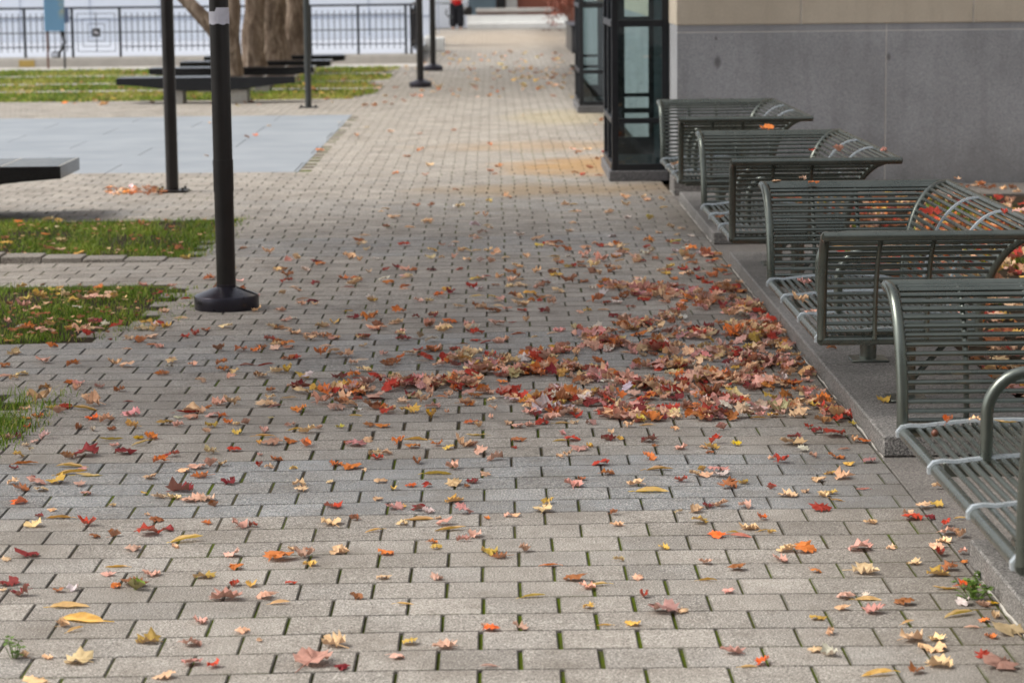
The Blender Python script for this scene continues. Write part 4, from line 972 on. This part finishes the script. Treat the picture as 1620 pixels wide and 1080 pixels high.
# sign on legs behind the fence and the coiled cable under it
sg = thing('map_sign', (-9.13, 53.2, 0), 'blue and yellow map board on two thin legs in front of the fence', 'sign')
def mat_map():
    mm = NT('printed_map'); n = mm.noise(3.0, 4, 0.6, mm.obj()); p = mm.sep(mm.obj())
    f = mm.step(mm.math('ADD', mm.math('MULTIPLY_ADD', p[0], 1.6, 0.30), mm.math('MULTIPLY_ADD', n, 1.2, -0.6)), 0.45, 0.75)
    return mm.fin(mm.mix(mm.math('MULTIPLY', f, mm.step(p[2], 1.0, 1.2)), srgb(112,156,190), srgb(196,184,110)), 0.5)
m = MB(); m.box(-0.21, 0.21, -0.02, 0.02, 0.78, 2.0, 0.006); m.build('board', mat_map(), sg)
m = MB(); m.box(0.21, 0.30, -0.01, 0.03, 0.95, 1.25, 0.006); m.build('side_flap', simple('slate_blue_panel', srgb(96,112,142), 0.6), sg)
for x in (-0.17, 0.18): m = MB(); m.box(x-0.02, x+0.02, 0.021, 0.055, 0.0, 1.9, 0.004); m.build('leg', M_BROWN if x < 0 else M_FRAME, sg)
cbm = MB(); cbm.tube([(0.05, 0, 0.78), (0.09, 0.01, 0.66), (0.115, 0, 0.54), (0.07, 0, 0.42), (0.0, 0, 0.33), (-0.01, 0, 0.22)], 0.032, 10)
for q in range(3): cbm.tube([(-0.05-0.04*q+0.055*math.cos(a*0.5), 0.02*q, 0.285+0.06*math.sin(a*0.5)) for a in range(14)], 0.008, 6)
o = cbm.build('cable', M_BLACK, None, True); o.location = (-9.10, 53.5, 0.0); tag(o, 'thick black cable hanging in a bend below the map board', 'cable')

# ------------------------------------------------------------------ far buildings, end wall, person
pt = thing('pale_wall', (-32, 66, 0), 'long pale bluish white wall filling the background behind the fence', 'wall')
m = MB(); m.box(0, 30.4, 0, 0.5, 0, 2.6); m.build('wall', M_PALEWALL, pt)
m = MB()
for i in range(1, 18): m.box(i*1.8-0.012, i*1.8+0.012, -0.012, 0.0, 0.3, 2.55)
for z in (0.75, 1.45): m.box(0, 30.4, -0.016, -0.001, z, z+0.05)
m.build('panel_joint', simple('grey_joint', srgb(168,176,190), 0.8), pt)
m = MB(); m.box(-0.1, 30.5, -0.1, 0.6, 2.6, 2.75, 0.02); m.build('coping', M_CONC, pt)
m = MB(); m.box(-16, -1.62, 54.5, 66.0, KZ+0.0005, KZ+0.006); tag(m.build('terrace', simple('pale_terrace', srgb(168,173,182), 0.85, 0, 0.05, 1)), kind='structure')
sb = thing('granite_block', (-1.72, 61.5, 0), 'pale stone block at the end of the railing', 'stone block')
m = MB(); m.box(0, 0.55, 0, 0.6, 0, 0.34, 0.02); m.build('block', M_WHITE, sb); m = MB(); m.box(0.08, 0.30, 0.2, 0.42, 0.34, 0.40, 0.03); m.build('cap', M_WHITE, sb)
wl = thing('white_wall', (-1.75, 85.0, 0), 'white wall behind the person in red', 'wall')
m = MB(); m.box(-1.6, 0.95, 0, 0.5, 0, 1.9, 0.02); m.build('wall', M_PALEWALL, wl); m = MB(); m.box(-1.65, 1.0, -0.05, 0.55, 1.9, 2.0, 0.01); m.build('coping', M_WHITE, wl)
hr = MB(); hr.tube([(-1.9, 80, 0.0), (-1.9, 80, 0.9), (-1.2, 80, 0.9)], 0.022, 8); hr.tube([(-1.42, 80, 0.72), (-1.46, 80, 0.6), (-1.40, 80, 0.5), (-1.22, 80, 0.47)], 0.022, 8)
tag(hr.build('handrail', M_GREYPOST, None, True), 'thin grey handrail with a curled end left of the person in red', 'handrail')
ew = thing('seat_wall', (-0.82, 84.0, 0), 'pale granite stepped wall closing the far end of the path', 'wall')
m = MB(); m.box(0, 3.3, 0, 0.6, 0.0, 0.44, 0.015); m.build('upper_course', M_WHITE, ew); m = MB(); m.box(0.0, 3.3, -0.35, -0.002, 0.0, 0.20, 0.015); m.build('lower_step', M_WHITE, ew)
m = MB(); m.box(0.3, 2.95, 0.05, 0.55, 0.47, 0.54, 0.01); m.build('timber_edge', M_BROWN, ew); m = MB(); m.box(0.28, 2.98, 0.02, 0.58, 0.54, 0.66, 0.012); m.build('coping', M_CONC, ew)
bb = thing('brick_building', (-4, 97, 0), 'far brick building with a grey teal door beyond the end wall', 'building')
m = MB(); m.box(0, 14, 0, 8, 0, 8, 0.02); m.build('wall', M_BRICK, bb)
m = MB(); m.box(3.05, 4.15, -0.08, -0.001, 0.0, 3.0, 0.01); m.build('door', M_TEAL, bb)
m = MB(); m.box(4.17, 4.5, -0.12, -0.001, 0, 3.2, 0.01); m.build('pilaster', M_BLACK, bb)
m = MB(); m.box(4.52, 4.95, -0.09, -0.001, 0, 3.0, 0.01); m.build('panel', M_CONC, bb)
m = MB(); m.box(-0.2, 14.2, -0.3, 8.2, 8, 8.4, 0.02); m.build('roof', M_CONC, bb)
def shrub(x, y, rx, ry, h, label, cols, n=1500):
    t = thing('shrub', (x, y, 0), label, 'shrub'); rr = random.Random(3); V, Q = [], []
    cl = [(rr.uniform(-rx, rx)*0.8, rr.uniform(-ry, ry)*0.8, rr.uniform(0.15, 1)*h) for _ in range(30)]
    for i in range(n):
        c = rr.choice(cl); p = Vector((c[0]+rr.gauss(0, 0.14), c[1]+rr.gauss(0, 0.14), max(0.03, c[2]+rr.gauss(0, 0.14))))
        R = Matrix.Rotation(rr.uniform(0, 6.3), 3, 'Z') @ Matrix.Rotation(rr.gauss(0, 0.9), 3, 'X'); s = rr.uniform(0.04, 0.075); k = len(V)
        V += [tuple(p+R @ Vector(v)*s) for v in ((-1, 0, 0), (0, -0.6, 0.1), (1.1, 0, 0), (0, 0.6, 0.1))]; Q.append((k, k+1, k+2, k+3))
    np_mesh('foliage', V, Q, cols, None, t)
    m = MB()
    for k in range(9): a = k*0.7; m.tube([(0.05*math.cos(a), 0.05*math.sin(a), 0), (rx*0.4*math.cos(a), ry*0.4*math.sin(a), h*0.5), (rx*0.7*math.cos(a), ry*0.7*math.sin(a), h*0.9)], [0.02, 0.014, 0.006], 6)
    m.build('stems', M_BROWN, t, True)
shrub(2.55, 80.5, 0.75, 2.2, 1.6, 'red brown leafy shrub at the right end of the far wall', simple('red_brown_leaf', srgb(124,66,48), 0.7, 0, 0.5, 6))

def skin(name, verts, edges, radii, mat, parent):
    me = bpy.data.meshes.new(name); me.from_pydata(verts, edges, []); o = bpy.data.objects.new(name, me); COL.objects.link(o); o.parent = parent
    md = o.modifiers.new('skin', 'SKIN'); md.use_smooth_shade = True
    for i, rr in enumerate(radii):
        me.skin_vertices[0].data[i].radius = (rr, rr) if not isinstance(rr, tuple) else rr
    me.skin_vertices[0].data[0].use_root = True
    sb = o.modifiers.new('sub', 'SUBSURF'); sb.levels = 1; sb.render_levels = 2; me.materials.append(mat); return o
def ensure_skin(me):
    if not me.skin_vertices: bpy.context.view_layer.update()
pp = thing('person', (-1.16, 83.0, 0), 'person in a red jacket and black trousers standing before the far wall', 'person')
M_SKIN = simple('skin', srgb(190,146,122), 0.6, 0, 0.05); M_RED = simple('red_jacket', srgb(214,22,24), 0.7, 0, 0.1); M_TROUS = simple('black_trousers', srgb(24,24,32), 0.85); M_HAIR = simple('dark_hair', srgb(44,32,26), 0.6)
def limb_body(mb, pts, rad, n=12): mb.tube(pts, rad, n)
def body_skin():
    b = bpy.data.meshes.new('body')
    V = [(0,0,.92),(0,0,1.15),(0,0,1.36),(0,0,1.46),(0,0,1.54),(0,-.01,1.64),(0,0,1.72),
         (-.10,0,.88),(-.11,-.01,.48),(-.12,.03,.09),(-.13,-.12,.03),(.10,0,.88),(.11,-.01,.48),(.12,.03,.09),(.13,-.12,.03),
         (-.19,0,1.38),(-.25,.02,1.12),(-.17,-.16,.98),(-.09,-.22,1.0),(.19,0,1.38),(.25,.02,1.12),(.17,-.16,.98),(.09,-.22,1.0)]
    Eg = [(0,1),(1,2),(2,3),(3,4),(4,5),(5,6),(0,7),(7,8),(8,9),(9,10),(0,11),(11,12),(12,13),(13,14),(2,15),(15,16),(16,17),(17,18),(2,19),(19,20),(20,21),(21,22)]
    Rd = [.13,.13,.15,.07,.06,.095,.07,.085,.06,.04,.035,.085,.06,.04,.035,.055,.045,.033,.028,.055,.045,.033,.028]
    return V, Eg, Rd
V_, E_, R_ = body_skin()
def add_skin(name, V, Eg, R, mat):
    me = bpy.data.meshes.new(name); me.from_pydata(V, Eg, []); me.materials.append(mat)
    o = bpy.data.objects.new(name, me); COL.objects.link(o)
    o.modifiers.new('skin', 'SKIN').use_smooth_shade = True
    if not me.skin_vertices:
        bpy.context.view_layer.objects.active = o; bpy.context.view_layer.update()
    if not me.skin_vertices:
        with bpy.context.temp_override(object=o, active_object=o):
            try: bpy.ops.mesh.customdata_skin_add()
            except Exception: pass
    for i, rr in enumerate(R): me.skin_vertices[0].data[i].radius = (rr, rr)
    me.skin_vertices[0].data[0].use_root = True
    s = o.modifiers.new('sub', 'SUBSURF'); s.levels = 2; s.render_levels = 2
    o.parent = pp; return o
add_skin('body', V_, E_, R_, M_SKIN)
jk = [(0,0,.76),(0,0,.98),(0,0,1.18),(0,0,1.38),(0,0,1.47),(-.19,0,1.38),(-.26,.02,1.12),(-.18,-.15,.99),(.19,0,1.38),(.26,.02,1.12),(.18,-.15,.99)]
add_skin('jacket', jk, [(0,1),(1,2),(2,3),(3,4),(3,5),(5,6),(6,7),(3,8),(8,9),(9,10)], [.21,.19,.175,.17,.085,.085,.07,.055,.085,.07,.055], M_RED)
add_skin('trousers', [(0,0,.80),(-.10,0,.74),(-.115,-.01,.46),(-.125,.02,.07),(.10,0,.74),(.115,-.01,.46),(.125,.02,.07)], [(0,1),(1,2),(2,3),(0,4),(4,5),(5,6)], [.15,.15,.14,.13,.15,.14,.13], M_TROUS)
add_skin('hair', [(0,.02,1.76),(0,.07,1.68),(0,.08,1.56)], [(0,1),(1,2)], [.085,.09,.06], M_HAIR)
fc = MB()
for sx in (-1, 1):
    fc.tube([(sx*0.035, -0.100, 1.655), (sx*0.035, -0.092, 1.655)], 0.010, 8)
fc.tube([(-0.03, -0.094, 1.585), (0.03, -0.094, 1.585)], 0.006, 6)
fc.build('facial_features', M_HAIR, pp); nz = MB(); nz.tube([(0, -0.095, 1.66), (0, -0.115, 1.615)], [0.009, 0.014], 8); nz.build('nose', M_SKIN, pp, True)
hd = MB()
for sx in (-1, 1):
    for q in range(4): hd.tube([(sx*(0.10-0.02*q), -0.22, 1.0), (sx*(0.075-0.018*q), -0.26, 0.985), (sx*(0.05-0.012*q), -0.265, 0.96)], [0.009, 0.008, 0.006], 6)
    hd.tube([(sx*0.12, -0.2, 1.01), (sx*0.09, -0.235, 1.03)], [0.010, 0.007], 6)
hd.build('fingers', M_SKIN, pp, True)
bg_ = thing('shoulder_bag', (-0.84, 83.05, 0.44), 'black bag standing on the end of the far wall beside the person', 'bag')
m = MB(); m.box(-0.1, 0.18, 0.98, 1.25, 0.002, 0.30, 0.05); m.build('body', M_BLACK, bg_, True); m = MB(); m.tube([(-0.05, 1.1, 0.29), (-0.03, 1.1, 0.40), (0.10, 1.1, 0.40), (0.12, 1.1, 0.29)], 0.012, 6); m.build('handle', M_BLACK, bg_, True)

# ------------------------------------------------------------------ weeds at the kerb
M_WEED = simple('weed_leaf', srgb(84,112,34), 0.6, 0, 0.3, 20)
def weed(px, py, n, h, label, spread):
    p = at(px, py); t = thing('weed', (p.x, p.y, 0), label, 'weed'); rr = random.Random(int(px)); V, Q = [], []; m = MB()
    for k in range(n):
        a = rr.uniform(0, 2*PI); d = rr.random()*spread; z = h*rr.uniform(0.2, 1); c = Vector((d*math.cos(a), d*math.sin(a)*1.6, z)); m.tube([(c.x*0.3, c.y*0.3, 0), tuple(c)], 0.0012, 4)
        for q in range(4):
            b = rr.uniform(0, 6.3); R = Matrix.Rotation(b, 3, 'Z') @ Matrix.Rotation(rr.gauss(0, 0.5), 3, 'X'); s = rr.uniform(0.006, 0.011); j = len(V)
            V += [tuple(c+R @ Vector(v)*s) for v in ((0, 0, 0), (1, -0.6, 0.1), (2.1, 0, 0), (1, 0.6, 0.1))]; Q.append((j, j+1, j+2, j+3))
    np_mesh('leaves', V, Q, M_WEED, None, t); m.build('stems', M_WEED, t)
weed(1540, 946, 42, 0.055, 'green weed growing at the foot of the nearest plinth', 0.055); weed(1556, 915, 14, 0.03, 'small green weed on the plinth front above the orange leaf', 0.03)
weed(22, 1040, 12, 0.06, 'thin green weed sprouting between pavers at the lower left corner', 0.03)
